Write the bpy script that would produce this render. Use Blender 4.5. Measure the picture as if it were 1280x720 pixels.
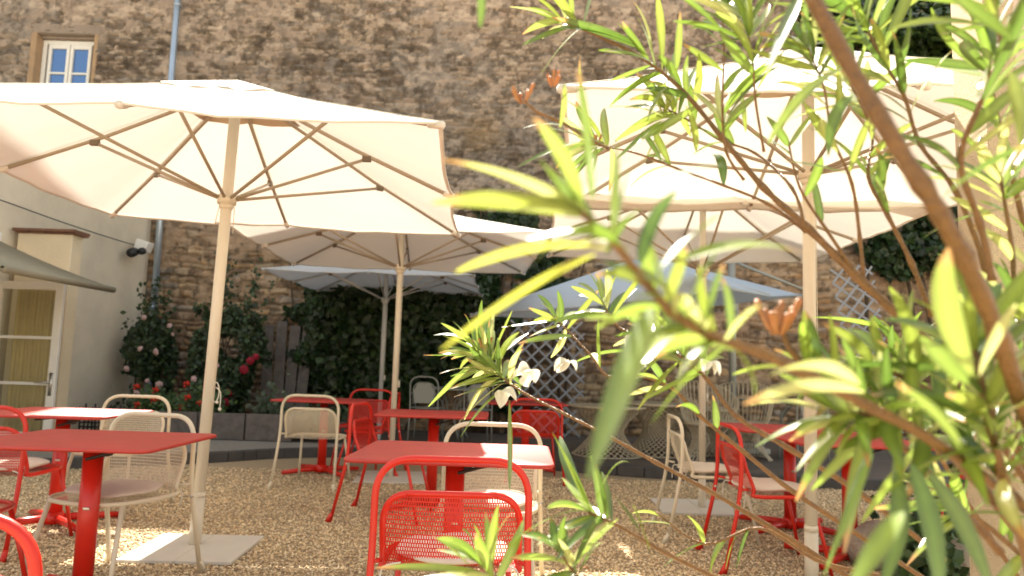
import bpy, math, random
import numpy as np
from mathutils import Vector, Matrix
random.seed(7); rng = np.random.default_rng(7)
R = math.radians
S = bpy.context.scene
for o in list(bpy.data.objects): bpy.data.objects.remove(o)
C = S.collection

# ------------------------------------------------------------------ camera, sky, sun, exposure
EYE = 1.143; FPX = 918.0; PITCH = .106; ROLL = -.031
_fw = Vector((0, math.cos(PITCH), math.sin(PITCH))); _u0 = Vector((0, -math.sin(PITCH), math.cos(PITCH))); _r0 = Vector((1, 0, 0))
_rt = _r0*math.cos(ROLL) - _u0*math.sin(ROLL); _up = _u0*math.cos(ROLL) + _r0*math.sin(ROLL)
cam = bpy.data.cameras.new('camera'); camo = bpy.data.objects.new('camera', cam); C.objects.link(camo)
camo.matrix_world = Matrix(((_rt.x, _up.x, -_fw.x, 0), (_rt.y, _up.y, -_fw.y, 0), (_rt.z, _up.z, -_fw.z, EYE), (0, 0, 0, 1)))
cam.sensor_width = 36; cam.lens = FPX/1280*36; cam.clip_start = .05; cam.clip_end = 500
cam.dof.use_dof = True; cam.dof.focus_distance = 2.05; cam.dof.aperture_fstop = 4.3
S.camera = camo

SUN = Vector((-.2, .82, 1.0)).normalized()
EL = math.asin(SUN.z); AZ = math.atan2(SUN.x, SUN.y)
w = bpy.data.worlds.new('World'); S.world = w; w.use_nodes = True
nt = w.node_tree; bg = nt.nodes['Background']; sky = nt.nodes.new('ShaderNodeTexSky')
sky.sky_type = 'NISHITA'; sky.sun_disc = False; sky.sun_elevation = EL; sky.sun_rotation = AZ
sky.air_density = 1.0; sky.dust_density = 2.5; sky.ozone_density = .6
hs = nt.nodes.new('ShaderNodeHueSaturation'); hs.inputs['Saturation'].default_value = .55
wb = nt.nodes.new('ShaderNodeVectorMath'); wb.operation = 'MULTIPLY'; wb.inputs[1].default_value = (1.1, 1.01, .83)
nt.links.new(sky.outputs[0], hs.inputs['Color']); nt.links.new(hs.outputs[0], wb.inputs[0]); nt.links.new(wb.outputs[0], bg.inputs[0]); bg.inputs[1].default_value = .11
sl = bpy.data.lights.new('sun', 'SUN'); sl.energy = 4.8; sl.angle = R(.55); sl.color = (1, .93, .82)
so = bpy.data.objects.new('sun', sl); C.objects.link(so); so.rotation_euler = SUN.to_track_quat('Z', 'Y').to_euler()
S.view_settings.view_transform = 'Standard'; S.view_settings.look = 'None'; S.view_settings.gamma = 1
S.view_settings.exposure = 1.82
S.render.engine = 'CYCLES'
S.cycles.max_bounces = 10; S.cycles.diffuse_bounces = 5; S.cycles.transparent_max_bounces = 24; S.cycles.transmission_bounces = 6

def at(u, v, y):
    "world point at distance y (metres) in front of the viewpoint"
    d = _fw + _rt*((u-640)/FPX) + _up*((360-v)/FPX)
    return Vector((0, 0, EYE)) + d*(y/d.y)

# ------------------------------------------------------------------ materials
def mat(name, col, rough=.6, metal=0, spec=.5, bump=0, bscale=40, var=0, vscale=6, attr=None, coat=0, transl=0, tcol=None, sheen=0):
    m = bpy.data.materials.new(name); m.use_nodes = True; n = m.node_tree; L = n.links
    p = n.nodes['Principled BSDF']; p.inputs['Roughness'].default_value = rough; p.inputs['Metallic'].default_value = metal
    p.inputs['Specular IOR Level'].default_value = spec; p.inputs['Coat Weight'].default_value = coat; p.inputs['Coat Roughness'].default_value = .2
    p.inputs['Sheen Weight'].default_value = sheen
    p.inputs['Base Color'].default_value = (*col, 1)
    tc = n.nodes.new('ShaderNodeTexCoord'); src = None
    if attr:
        a = n.nodes.new('ShaderNodeAttribute'); a.attribute_name = attr; src = a.outputs['Color']
    if var or attr:
        nz = n.nodes.new('ShaderNodeTexNoise'); nz.inputs['Scale'].default_value = vscale; nz.inputs['Detail'].default_value = 6; nz.inputs['Roughness'].default_value = .65
        L.new(tc.outputs['Object'], nz.inputs['Vector'])
        mr = n.nodes.new('ShaderNodeMapRange'); mr.inputs[1].default_value = .25; mr.inputs[2].default_value = .75
        mr.inputs[3].default_value = 1-var; mr.inputs[4].default_value = 1+var; L.new(nz.outputs['Fac'], mr.inputs[0])
        mx = n.nodes.new('ShaderNodeVectorMath'); mx.operation = 'SCALE'
        if src: L.new(src, mx.inputs[0])
        else: mx.inputs[0].default_value = col
        L.new(mr.outputs[0], mx.inputs['Scale']); L.new(mx.outputs[0], p.inputs['Base Color']); src = mx.outputs[0]
    if bump:
        bz = n.nodes.new('ShaderNodeTexNoise'); bz.inputs['Scale'].default_value = bscale; bz.inputs['Detail'].default_value = 5
        L.new(tc.outputs['Object'], bz.inputs['Vector'])
        bp = n.nodes.new('ShaderNodeBump'); bp.inputs['Strength'].default_value = bump; bp.inputs['Distance'].default_value = .02
        L.new(bz.outputs['Fac'], bp.inputs['Height']); L.new(bp.outputs[0], p.inputs['Normal'])
    if transl:
        t = n.nodes.new('ShaderNodeBsdfTranslucent'); t.inputs[0].default_value = (*(tcol or col), 1)
        ms = n.nodes.new('ShaderNodeMixShader'); ms.inputs[0].default_value = transl
        L.new(p.outputs[0], ms.inputs[1]); L.new(t.outputs[0], ms.inputs[2]); L.new(ms.outputs[0], n.nodes['Material Output'].inputs[0])
        if src and not tcol: L.new(src, t.inputs[0])
        if src and tcol:
            q = n.nodes.new('ShaderNodeVectorMath'); q.operation = 'SCALE'; q.inputs[0].default_value = tcol; L.new(mr.outputs[0], q.inputs['Scale']); L.new(q.outputs[0], t.inputs[0])
    return m

def perforated(name, col):
    "powder coated sheet punched with staggered upright slots (UV in metres)"
    m = mat(name, col, .42); n = m.node_tree; L = n.links; m.name = name
    def M(op, a, b=None, c=None):
        k = n.nodes.new('ShaderNodeMath'); k.operation = op
        for i, x in enumerate((a, b, c)):
            if x is None: continue
            if isinstance(x, (int, float)): k.inputs[i].default_value = x
            else: L.new(x, k.inputs[i])
        return k.outputs[0]
    uv = n.nodes.new('ShaderNodeUVMap'); sp = n.nodes.new('ShaderNodeSeparateXYZ'); L.new(uv.outputs[0], sp.inputs[0])
    px, py = .0085, .0165
    row = M('DIVIDE', sp.outputs[1], py); ri = M('FLOOR', row); rf = M('FRACT', row)
    off = M('MULTIPLY', M('MODULO', M('ABSOLUTE', ri), 2), .5)
    cf = M('FRACT', M('ADD', M('DIVIDE', sp.outputs[0], px), off))
    hole = M('MULTIPLY', M('LESS_THAN', M('ABSOLUTE', M('SUBTRACT', cf, .5)), .26), M('LESS_THAN', M('ABSOLUTE', M('SUBTRACT', rf, .5)), .38))
    tr = n.nodes.new('ShaderNodeBsdfTransparent'); ms = n.nodes.new('ShaderNodeMixShader')
    L.new(hole, ms.inputs[0]); L.new(n.nodes['Principled BSDF'].outputs[0], ms.inputs[1]); L.new(tr.outputs[0], ms.inputs[2])
    L.new(ms.outputs[0], n.nodes['Material Output'].inputs[0]); return m

RED = (.66, .02, .008); CREAM = (.74, .66, .5)
M_red = mat('red_powder_coat', RED, .33, coat=.15, bump=.04, bscale=900, var=.05, vscale=9)
M_redtop = mat('red_tabletop', (.5, .022, .012), .57, bump=.06, bscale=700, var=.12, vscale=9, spec=1.0)
M_cream = mat('cream_powder_coat', CREAM, .38, coat=.1, var=.04)
M_redp = perforated('red_perforated_steel', RED); M_creamp = perforated('cream_perforated_steel', CREAM)
M_cush = mat('pale_cushion_cloth', (.72, .62, .52), .9, bump=.25, bscale=500, var=.06, vscale=14, sheen=.3)
M_black = mat('black_plastic', (.02, .02, .02), .5)
M_steel = mat('brushed_steel', (.6, .58, .55), .3, metal=1)
M_canvas = mat('cream_canvas', (.83, .79, .72), .85, bump=.4, bscale=5, var=.025, vscale=3, transl=.18, tcol=(.86, .82, .73))
M_canvas_grey = mat('pale_grey_canvas', (.66, .68, .7), .85, bump=.12, bscale=9, var=.04, vscale=3, transl=.3, tcol=(.62, .64, .66))
M_canvas_skylit = mat('skylit_white_canvas', (.52, .63, .76), .85, bump=.1, bscale=9, var=.04, vscale=3, transl=.25, tcol=(.5, .58, .66))  # white canvas in shade, the blue of the skylight put into its colour
M_pole = mat('cream_lacquered_pole', (.72, .65, .52), .35, var=.03)
M_pole_grey = mat('grey_lacquered_pole', (.5, .5, .48), .35, var=.03)
M_rib = mat('beige_lacquered_rib', (.4, .33, .24), .4, var=.05)
M_rib_joint = mat('brown_plastic_joint', (.16, .12, .08), .5)
M_plate = mat('pale_steel_plate', (.66, .63, .57), .5, var=.05, bump=.05, bscale=60)
M_band = mat('tan_canvas_band', (.62, .5, .36), .85)
M_cord = mat('cream_cord', (.7, .66, .56), .8)
M_gravel = mat('gravel', (.4, .31, .2), .95, var=.35, vscale=60)
M_pebble = mat('pebbles', (.5, .4, .3), .85, attr='col', var=.12, vscale=50)
M_terrace = mat('terrace_paving', (.12, .1, .085), .85, var=.3, vscale=3, bump=.4, bscale=25)
M_strip = mat('grey_gravel', (.33, .31, .28), .95, var=.35, vscale=45, bump=1, bscale=70)
M_kerb = mat('dark_stone_kerb', (.075, .07, .068), .8, var=.3, vscale=4, bump=.3, bscale=20)
M_wall = mat('rubble_stone', (.4, .3, .2), .95, attr='col', var=.32, vscale=9, bump=.5, bscale=30)
M_render = mat('grey_lime_render', (.76, .68, .54), .95, var=.13, vscale=1.6, bump=.35, bscale=60)
M_pier = mat('cream_lime_render', (.8, .68, .48), .95, var=.07, vscale=3, bump=.35, bscale=70)
M_column = mat('ochre_roughcast', (.78, .62, .4), .95, var=.1, vscale=14, bump=1, bscale=160)
M_column2 = mat('pink_plaster', (.78, .64, .54), .9, var=.06, vscale=5, bump=.3, bscale=90)
M_tile = mat('terracotta_coping', (.2, .1, .06), .85, var=.25, vscale=9, bump=.5, bscale=30)
M_zinc = mat('sky_tinted_zinc', (.48, .58, .7), .34, metal=.7, var=.1, vscale=3)  # blue of the reflected sky mixed into the zinc colour
M_white = mat('white_window_paint', (.85, .83, .78), .4, var=.03)
M_curtain = mat('yellow_curtain', (.62, .47, .22), .9, var=.12, vscale=4)
def clear_glass(name, tint, refl):
    m = bpy.data.materials.new(name); m.use_nodes = True; n = m.node_tree; L = n.links; n.nodes.remove(n.nodes['Principled BSDF'])
    t = n.nodes.new('ShaderNodeBsdfTransparent'); t.inputs[0].default_value = (*tint, 1); g = n.nodes.new('ShaderNodeBsdfGlossy'); g.inputs['Roughness'].default_value = .04
    nz = n.nodes.new('ShaderNodeTexNoise'); nz.inputs['Scale'].default_value = 3; bp = n.nodes.new('ShaderNodeBump'); bp.inputs['Strength'].default_value = .08; L.new(nz.outputs['Fac'], bp.inputs['Height']); L.new(bp.outputs[0], g.inputs['Normal'])
    ms = n.nodes.new('ShaderNodeMixShader'); ms.inputs[0].default_value = refl; L.new(t.outputs[0], ms.inputs[1]); L.new(g.outputs[0], ms.inputs[2]); L.new(ms.outputs[0], n.nodes['Material Output'].inputs[0]); return m
M_clear = clear_glass('clear_pane', (.93, .95, .9), .12)
M_glassd = mat('window_glass', (.1, .2, .42), .06, metal=.55, spec=.8)
M_doorglass = mat('door_glass', (.32, .24, .1), .12, spec=.7, var=.1, vscale=2)
M_lintel = mat('grey_lintel_stone', (.3, .24, .19), .9, var=.2, vscale=4, bump=.6, bscale=18)
M_jamb = mat('brown_jamb_stone', (.4, .27, .16), .9, var=.2, vscale=5, bump=.5, bscale=20)
M_awning = mat('olive_awning_cloth', (.36, .33, .24), .8, var=.05, transl=.2, tcol=(.3, .27, .2))
M_wood = mat('weathered_grey_boards', (.16, .14, .13), .85, var=.35, vscale=8, bump=.5, bscale=35)
M_wooddk = mat('dark_wicker_border', (.05, .045, .04), .9, var=.4, vscale=20, bump=.5, bscale=60)
M_lattice = mat('grey_painted_lattice', (.33, .35, .39), .6, var=.08)
M_soil = mat('garden_soil', (.035, .028, .02), .95, var=.4, vscale=9, bump=.6, bscale=40)
M_ivy = mat('ivy_leaf', (.035, .07, .02), .42, attr='col', var=.2, vscale=20, transl=.2)
M_ivygloss = mat('glossy_ivy_leaf', (.035, .07, .02), .16, attr='col', var=.2, vscale=20, transl=.25, spec=1.0)
M_bark = mat('ivy_wood', (.08, .055, .035), .9, var=.2)
M_rosep = mat('pale_pink_petal', (.75, .52, .5), .7, transl=.2); M_roser = mat('crimson_petal', (.35, .01, .035), .7, transl=.15); M_gerr = mat('red_geranium_petal', (.6, .03, .01), .7)
M_wire = mat('bronze_wire', (.6, .52, .38), .5); M_grey = mat('grey_garden_metal', (.34, .35, .32), .45, metal=.2)
M_rock = mat('pale_limestone_rock', (.42, .37, .3), .95, var=.3, vscale=12, bump=.9, bscale=30)
M_olv = mat('oleander_leaf', (.2, .29, .035), .32, attr='col', var=.16, vscale=45, transl=.43, spec=1.0, coat=.8)
M_olstem = mat('oleander_bark', (.2, .1, .032), .3, var=.3, vscale=60, bump=.5, bscale=180)
M_oltwig = mat('oleander_green_twig', (.3, .33, .06), .5, var=.15, vscale=60, transl=.2)
M_pod = mat('oleander_seed_pod', (.5, .25, .1), .5, var=.2, vscale=60, transl=.3, tcol=(.7, .25, .06))
M_glint = mat('oleander_leaf_glint', (.85, .82, .72), .5, transl=.4)  # sun glare on oleander leaves, given as a near white colour

# ------------------------------------------------------------------ mesh helpers
class MB:
    def __init__(s): s.v = []; s.f = []; s.uv = None; s.col = None
    def add(s, vs, fs):
        b = len(s.v); s.v += [tuple(q) for q in vs]; s.f += [tuple(i+b for i in q) for q in fs]
    def box(s, c, d, rz=0, rx=0, ry=0):
        c = Vector(c); m = Matrix.Rotation(rz, 3, 'Z') @ Matrix.Rotation(ry, 3, 'Y') @ Matrix.Rotation(rx, 3, 'X')
        vs = [c + m @ Vector((x*d[0]/2, y*d[1]/2, z*d[2]/2)) for x in (-1, 1) for y in (-1, 1) for z in (-1, 1)]
        s.add(vs, [(0, 1, 3, 2), (4, 6, 7, 5), (0, 4, 5, 1), (2, 3, 7, 6), (0, 2, 6, 4), (1, 5, 7, 3)])
    def tube(s, pts, r, n=10, closed=False, cap=True):
        P = [Vector(p) for p in pts]; N = len(P)
        if not isinstance(r, (list, tuple)): r = [r]*N
        T = []
        for i in range(N):
            if closed: t = P[(i+1) % N]-P[i-1]
            else: t = P[min(i+1, N-1)]-P[max(i-1, 0)]
            T.append(t.normalized() if t.length > 1e-9 else Vector((0, 0, 1)))
        nrm = T[0].orthogonal().normalized(); vs = []
        for i in range(N):
            nrm = (nrm - T[i]*nrm.dot(T[i])); nrm = nrm.normalized() if nrm.length > 1e-6 else T[i].orthogonal().normalized()
            b = T[i].cross(nrm)
            for k in range(n):
                a = 2*math.pi*k/n; vs.append(P[i] + (nrm*math.cos(a)+b*math.sin(a))*r[i])
        fs = []
        for i in range(N if closed else N-1):
            j = (i+1) % N; sh = 0
            if closed and i == N-1:
                sh = min(range(n), key=lambda q: (vs[i*n]-vs[q]).length)
            for k in range(n): fs.append((i*n+k, i*n+(k+1) % n, j*n+(k+1+sh) % n, j*n+(k+sh) % n))
        if cap and not closed: fs += [tuple(range(n-1, -1, -1)), tuple((N-1)*n+k for k in range(n))]
        s.add(vs, fs)
    def blob(s, c, d, n=8, m=6):
        vs = [Vector((0, 0, 1))]
        for i in range(1, m):
            a = math.pi*i/m
            for k in range(n): b = 2*math.pi*k/n; vs.append(Vector((math.sin(a)*math.cos(b), math.sin(a)*math.sin(b), math.cos(a))))
        vs.append(Vector((0, 0, -1))); vs = [Vector(c)+Vector((q.x*d[0], q.y*d[1], q.z*d[2])) for q in vs]
        fs = [(0, 1+k, 1+(k+1) % n) for k in range(n)]
        for i in range(m-2):
            for k in range(n): a = 1+i*n; fs.append((a+k, a+n+k, a+n+(k+1) % n, a+(k+1) % n))
        e = len(vs)-1; a = 1+(m-2)*n; fs += [(a+k, e, a+(k+1) % n) for k in range(n)]
        s.add(vs, fs)
    def build(s, name, m, parent=None, smooth=True, bevel=0, label=None, cols=None, uvs=None):
        me = bpy.data.meshes.new(name); me.from_pydata(s.v, [], s.f); me.materials.append(m)
        if smooth: me.shade_smooth() if not bevel else None
        if cols is not None:
            a = me.color_attributes.new('col', 'FLOAT_COLOR', 'POINT'); a.data.foreach_set('color', np.asarray(cols, np.float32).ravel())
        if uvs is not None:
            ul = me.uv_layers.new(name='UVMap'); vi = np.zeros(len(me.loops), np.int32); me.loops.foreach_get('vertex_index', vi)
            ul.data.foreach_set('uv', np.asarray(uvs, np.float32)[vi].ravel())
        o = bpy.data.objects.new(name, me); C.objects.link(o)
        if parent: o.parent = parent
        if bevel:
            b = o.modifiers.new('bevel', 'BEVEL'); b.width = bevel; b.segments = 3; b.limit_method = 'ANGLE'
            me.shade_smooth(); e = o.modifiers.new('wn', 'WEIGHTED_NORMAL'); e.keep_sharp = True
        if label: o['label'] = label
        return o
def smooth_path(pts, k=6, closed=False):
    P = [Vector(p) for p in pts]; N = len(P); out = []
    for i in range(N if closed else N-1):
        if closed: a, b, c, d = P[i-1], P[i], P[(i+1) % N], P[(i+2) % N]
        else: a, b, c, d = P[max(i-1, 0)], P[i], P[i+1], P[min(i+2, N-1)]
        for j in range(k):
            t = j/k; out.append(.5*((2*b)+(c-a)*t+(2*a-5*b+4*c-d)*t*t+(3*b-a-3*c+d)*t**3))
    if not closed: out.append(P[-1])
    return out
def fillet(pts, r, k=6):
    "polyline with rounded corners"
    P = [Vector(p) for p in pts]; out = [P[0]]
    for i in range(1, len(P)-1):
        a, b, c = P[i-1], P[i], P[i+1]; d1 = (a-b); d2 = (c-b); q = min(r, d1.length*.48, d2.length*.48)
        s, e = b+d1.normalized()*q, b+d2.normalized()*q
        for j in range(k+1): t = j/k; out.append(s*(1-t)**2+b*2*t*(1-t)+e*t*t)
    out.append(P[-1]); return out
def thing(name, label, cat, loc=(0, 0, 0), rz=0, group=None):
    o = bpy.data.objects.new(name, None); C.objects.link(o); o.location = loc; o.rotation_euler = (0, 0, rz); o.empty_display_size = .1
    return tag(o, label, cat, group)
def tag(o, label, cat, group=None):
    o['label'] = label; o['category'] = cat
    if group: o['group'] = group
    return o
def struct(o): o['kind'] = 'structure'; return o
def stuff(o, label, cat): o['kind'] = 'stuff'; return tag(o, label, cat)
def kids(o): return [c for c in C.objects if c.parent == o]
def copy_tree(o, loc, rz, label, group=None):
    def rec(q, par):
        c = q.copy(); C.objects.link(c); c.parent = par
        for ch in kids(q): rec(ch, c)
        return c
    r = rec(o, None); r.location = loc; r.rotation_euler = (0, 0, rz); r['label'] = label
    if group: r['group'] = group
    return r
def grid_noise(x, y, scale, seed):
    g = np.random.default_rng(seed).random((64, 64)); X = x*scale+1000; Y = y*scale+1000
    i = np.floor(X).astype(int); j = np.floor(Y).astype(int); fx = X-i; fy = Y-j; fx = fx*fx*(3-2*fx); fy = fy*fy*(3-2*fy)
    i %= 64; j %= 64; i1 = (i+1) % 64; j1 = (j+1) % 64
    return (g[i, j]*(1-fx)+g[i1, j]*fx)*(1-fy)+(g[i, j1]*(1-fx)+g[i1, j1]*fx)*fy
def fbm(x, y, scale, seed, o=4):
    return sum(grid_noise(x, y, scale*2**k, seed+k)*.5**k for k in range(o))/sum(.5**k for k in range(o))
def sheet(name, pts, z, m):
    me = bpy.data.meshes.new(name); me.from_pydata([(x, y, z) for x, y in pts], [], [tuple(range(len(pts)))]); me.materials.append(m)
    o = bpy.data.objects.new(name, me); C.objects.link(o); return struct(o)

# ------------------------------------------------------------------ ground
sheet('gravel_ground', [(-150, -150), (150, -150), (150, 150), (-150, 150)], 0, M_gravel)
kerb_line = [(-5.6, 6.6), (-4.4, 7.35), (-3.25, 8.15), (-2.6, 8.7), (-1.6, 9.05), (-.3, 8.9), (.7, 8.32), (2.1, 7.9), (4, 7.6), (7.5, 7.4)]
kp = smooth_path([(x, y, 0) for x, y in kerb_line], 5)
sheet('terrace', [(p.x, p.y+.06) for p in kp]+[(7.5, 12), (-5.9, 12)], .075, M_terrace)
sheet('gravel_strip', [(p.x, p.y+.06) for p in kp if p.x < -.4]+[(-1.4, 9.6), (-2.2, 9.62), (-5.8, 9.62), (-5.8, 6.8)], .08, M_strip)
k = MB()
for i in range(len(kp)-1):
    a, b = kp[i], kp[i+1]; d = (b-a); L_ = d.length
    k.box(((a.x+b.x)/2, (a.y+b.y)/2, .055), (L_-.004, .1, .115), math.atan2(d.y, d.x))
o = k.build('kerb', M_kerb, smooth=False, bevel=.012); struct(o)

# loose pebbles of the court, larger and denser where the eye can tell them apart
def pebbles():
    n = 115000
    y = 2.9+rng.random(n)**1.25*4.9; x = (rng.random(n)-.5)*2*(y*.74)+.02*y
    s = rng.uniform(.005, .0105, n)
    base = np.array([(1, 0, 0), (-1, 0, 0), (0, 1, 0), (0, -1, 0), (0, 0, 1), (0, 0, -1)], float)
    fac = np.array([(0, 2, 4), (2, 1, 4), (1, 3, 4), (3, 0, 4), (2, 0, 5), (1, 2, 5), (3, 1, 5), (0, 3, 5)])
    sc = np.stack([rng.uniform(.8, 1.5, n), rng.uniform(.7, 1.2, n), rng.uniform(.5, .95, n)], 1)*s[:, None]
    V = base[None]*sc[:, None, :]; V += rng.normal(0, .18, V.shape)*s[:, None, None]
    a = rng.random(n)*6.28; ca, sa = np.cos(a)[:, None], np.sin(a)[:, None]
    X = V[..., 0]*ca-V[..., 1]*sa+x[:, None]; Y = V[..., 0]*sa+V[..., 1]*ca+y[:, None]; Z = V[..., 2]+(s*.4+.001)[:, None]
    V = np.stack([X, Y, Z], -1).reshape(-1, 3); F = (fac[None]+np.arange(n)[:, None, None]*6).reshape(-1, 3)
    pal = np.array([(.72, .56, .38), (.56, .42, .27), (.82, .7, .53), (.38, .28, .18), (.66, .54, .41), (.28, .21, .15)])
    c = (.8+.42*fbm(x, y, 1.1, 201, 3))[:, None]*np.array((1.14, 1.13, 1.02))*pal[rng.choice(6, n, p=[.28, .24, .18, .12, .12, .06])]*rng.uniform(.85, 1.15, (n, 1))
    cols = np.ones((n, 6, 4), np.float32); cols[:, :, :3] = c[:, None]
    me = bpy.data.meshes.new('pebbles'); me.vertices.add(len(V)); me.vertices.foreach_set('co', V.astype(np.float32).ravel())
    me.loops.add(F.size); me.loops.foreach_set('vertex_index', F.ravel().astype(np.int32))
    me.polygons.add(len(F)); me.polygons.foreach_set('loop_start', (np.arange(len(F))*3).astype(np.int32)); me.update(calc_edges=True)
    at_ = me.color_attributes.new('col', 'FLOAT_COLOR', 'POINT'); at_.data.foreach_set('color', cols.ravel())
    me.materials.append(M_pebble); o = bpy.data.objects.new('pebbles', me); C.objects.link(o)
    stuff(o, 'loose tan pebbles covering the floor of the courtyard', 'gravel')
pebbles()

# ------------------------------------------------------------------ back wall: real rubble relief
WY = 12.0
def stone_wall():
    x0, x1, z0, z1, st = -9.6, 9.2, -.1, 8.1, .021
    nx = int((x1-x0)/st); nz = int((z1-z0)/st)
    X, Z = np.meshgrid(np.linspace(x0, x1, nx), np.linspace(z0, z1, nz), indexing='ij')
    wx = X+.16*(fbm(X, Z, 1.7, 5)-.5)+.05*(fbm(X, Z, 7, 9)-.5); wz = Z+.22*(fbm(X, Z, .9, 15)-.5)+.07*(fbm(X, Z, 5, 19)-.5)
    r = np.random.default_rng(3); edges = [-.5]
    while edges[-1] < 9:
        zz = edges[-1]; edges.append(zz + (r.uniform(.07, .15) if zz < 3.2 else r.uniform(.05, .1)))
    edges = np.array(edges); row = np.clip(np.searchsorted(edges, wz)-1, 0, len(edges)-2)
    rz0 = edges[row]; rh = edges[row+1]-rz0
    D = np.zeros_like(X); cid = np.zeros(X.shape, int); dx = np.zeros_like(X)
    for q in range(len(edges)-1):
        m = row == q
        if not m.any(): continue
        e = [x0-1]
        while e[-1] < x1+1: e.append(e[-1]+r.uniform(.1, .36)*(1 if edges[q] < 3.2 else .8))
        e = np.array(e); i = np.clip(np.searchsorted(e, wx[m])-1, 0, len(e)-2)
        dx[m] = np.minimum(wx[m]-e[i], e[i+1]-wx[m]); cid[m] = q*200+i
    dz = np.minimum(wz-rz0, rz0+rh-wz); d = np.minimum(dx, dz)
    rnd = r.random((len(edges)*200+400, 3)); h = rnd[cid]
    edge = np.clip((d-.003)/.024, 0, 1); edge = edge*edge*(3-2*edge)
    fine = fbm(X, Z, 9, 31, 3)
    D = edge*(.025+.05*h[..., 0])+.02*(fine-.5)
    # render patches left on the wall, more of it higher up
    pl = .42*fbm(X, Z*1.3, .9, 51, 5)+.58*fbm(X*1.1, Z*1.9, 3.6, 61, 4)+.07*np.clip((Z-2.6)/3, -1, 1)+.04*np.clip((Z-6.1)/.6, 0, 1)
    pm = np.clip((pl-.56)/.03, 0, 1)*.85
    D = D*(1-pm)+pm*(.04+.022*fbm(X, Z, 6, 71, 4))
    pal = np.array([(.40, .25, .12), (.46, .31, .16), (.34, .23, .14), (.26, .17, .1), (.42, .34, .24), (.30, .27, .24), (.5, .38, .24), (.2, .14, .09)])
    ci = (h[..., 1]*8).astype(int).clip(0, 7); col = pal[ci]*(.8+.4*h[..., 2:3])
    up = np.clip((Z-2.9)/1.2, 0, 1)[..., None]
    upc = np.array([(.44, .33, .23), (.36, .26, .19), (.25, .175, .125), (.2, .15, .12), (.4, .33, .26), (.22, .2, .19), (.48, .38, .28), (.16, .115, .08)])
    col = col*(1-up)+upc[ci]*(.8+.4*h[..., 2:3])*up
    mort = np.array((.33, .26, .18))*(1-.25*up); col = col*edge[..., None]+mort*(1-edge[..., None])
    plc = np.array((.41, .30, .2))*(1-up)+np.array((.42, .32, .235))*up
    col = col*(1-pm[..., None])+plc*(.8+.4*fbm(X, Z, 3, 81, 4)[..., None])*pm[..., None]
    # dark lichen bloom and bluish weathering with shapes of their own
    st1 = np.clip((fbm(X*.7, Z*1.4, .8, 91, 5)-.5)/.1, 0, 1)*np.clip((Z-3.2)/1, 0, 1)*np.clip((7.3-Z)/.9, .15, 1)
    st1 *= .15+.85*np.clip((fbm(X, Z*1.6, 8, 95, 4)-.46)/.1, 0, 1)
    col = col*(1-st1[..., None]*.55*np.array((1, 1.02, 1.03)))
    st2 = np.clip((fbm(X*1.3, Z*2.6, 3.4, 111, 5)+.5*(fbm(X, Z, .6, 113, 3)-.5)-.58)/.03, 0, 1)*np.clip((Z-3)/1, 0, 1)
    col = col*(1-.6*st2[..., None])+np.array((.26, .25, .24))*.6*st2[..., None]
    st3 = (.55+.45*np.clip((Z-5.9)/.6, 0, 1))*np.clip((fbm(X*1.1, Z*2.4, 4.6, 121, 5)+.3*(fbm(X, Z, .7, 125, 3)-.5)-.56)/.03, 0, 1); col = col*(1-.6*st3[..., None])+np.array((.62, .5, .37))*.6*st3[..., None]
    sp = np.clip((fbm(X, Z, 11, 131, 3)-.58)/.05, 0, 1)[..., None]; col = col*(1-.45*sp)
    tmp = np.exp(-((X+.6)**2/.12+(Z-5.0)**2/.09)); col = col*(1-.5*tmp[..., None])+np.array((.4, .26, .06))*.5*tmp[..., None]
    col = np.clip(col, 0, 1)**1.12; lum = col.mean(2, keepdims=True); col = (lum+(col-lum)*(.92-.34*up))*np.array((1.12, 1.05, .98)); col = col*.8+.2*np.array((.25, .19, .135))*(1+.12*np.clip((Z-5.8)/.8, 0, 1)-.14*np.exp(-((Z-4.6)/.8)**2))[..., None]
    # window opening cut out
    keep = ~((X[:-1, :-1] > -8.23) & (X[1:, 1:] < -7.15) & (Z[:-1, :-1] > 5.05) & (Z[1:, 1:] < 6.52))
    keep &= ~((X[:-1, :-1] > 4.8) & (Z[:-1, :-1] > 7.0))
    V = np.stack([X, WY-D, Z], -1).reshape(-1, 3)
    I = np.arange(nx*nz).reshape(nx, nz); F = np.stack([I[:-1, :-1], I[1:, :-1], I[1:, 1:], I[:-1, 1:]], -1)[keep]
    me = bpy.data.meshes.new('stone_face'); me.vertices.add(len(V)); me.vertices.foreach_set('co', V.astype(np.float32).ravel())
    me.loops.add(F.size); me.loops.foreach_set('vertex_index', F.ravel().astype(np.int32))
    me.polygons.add(len(F)); me.polygons.foreach_set('loop_start', (np.arange(len(F))*4).astype(np.int32)); me.update(calc_edges=True)
    a = me.color_attributes.new('col', 'FLOAT_COLOR', 'POINT'); cc = np.ones((len(V), 4), np.float32); cc[:, :3] = col.reshape(-1, 3); a.data.foreach_set('color', cc.ravel())
    me.shade_smooth(); me.materials.append(M_wall)
    o = bpy.data.objects.new('stone_face', me); C.objects.link(o); return o
house = thing('stone_house', 'tall old rubble stone house wall with one small window closing the courtyard', 'building', (0, WY, 0))
def under(o, root):
    o.parent = root; o.matrix_parent_inverse = Matrix.Translation(-Vector(root.location)); return o
under(stone_wall(), house)
M_wallplain = mat('rubble_stone_plain', (.34, .26, .18), .95, var=.3, vscale=5, bump=.6, bscale=14)
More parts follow.
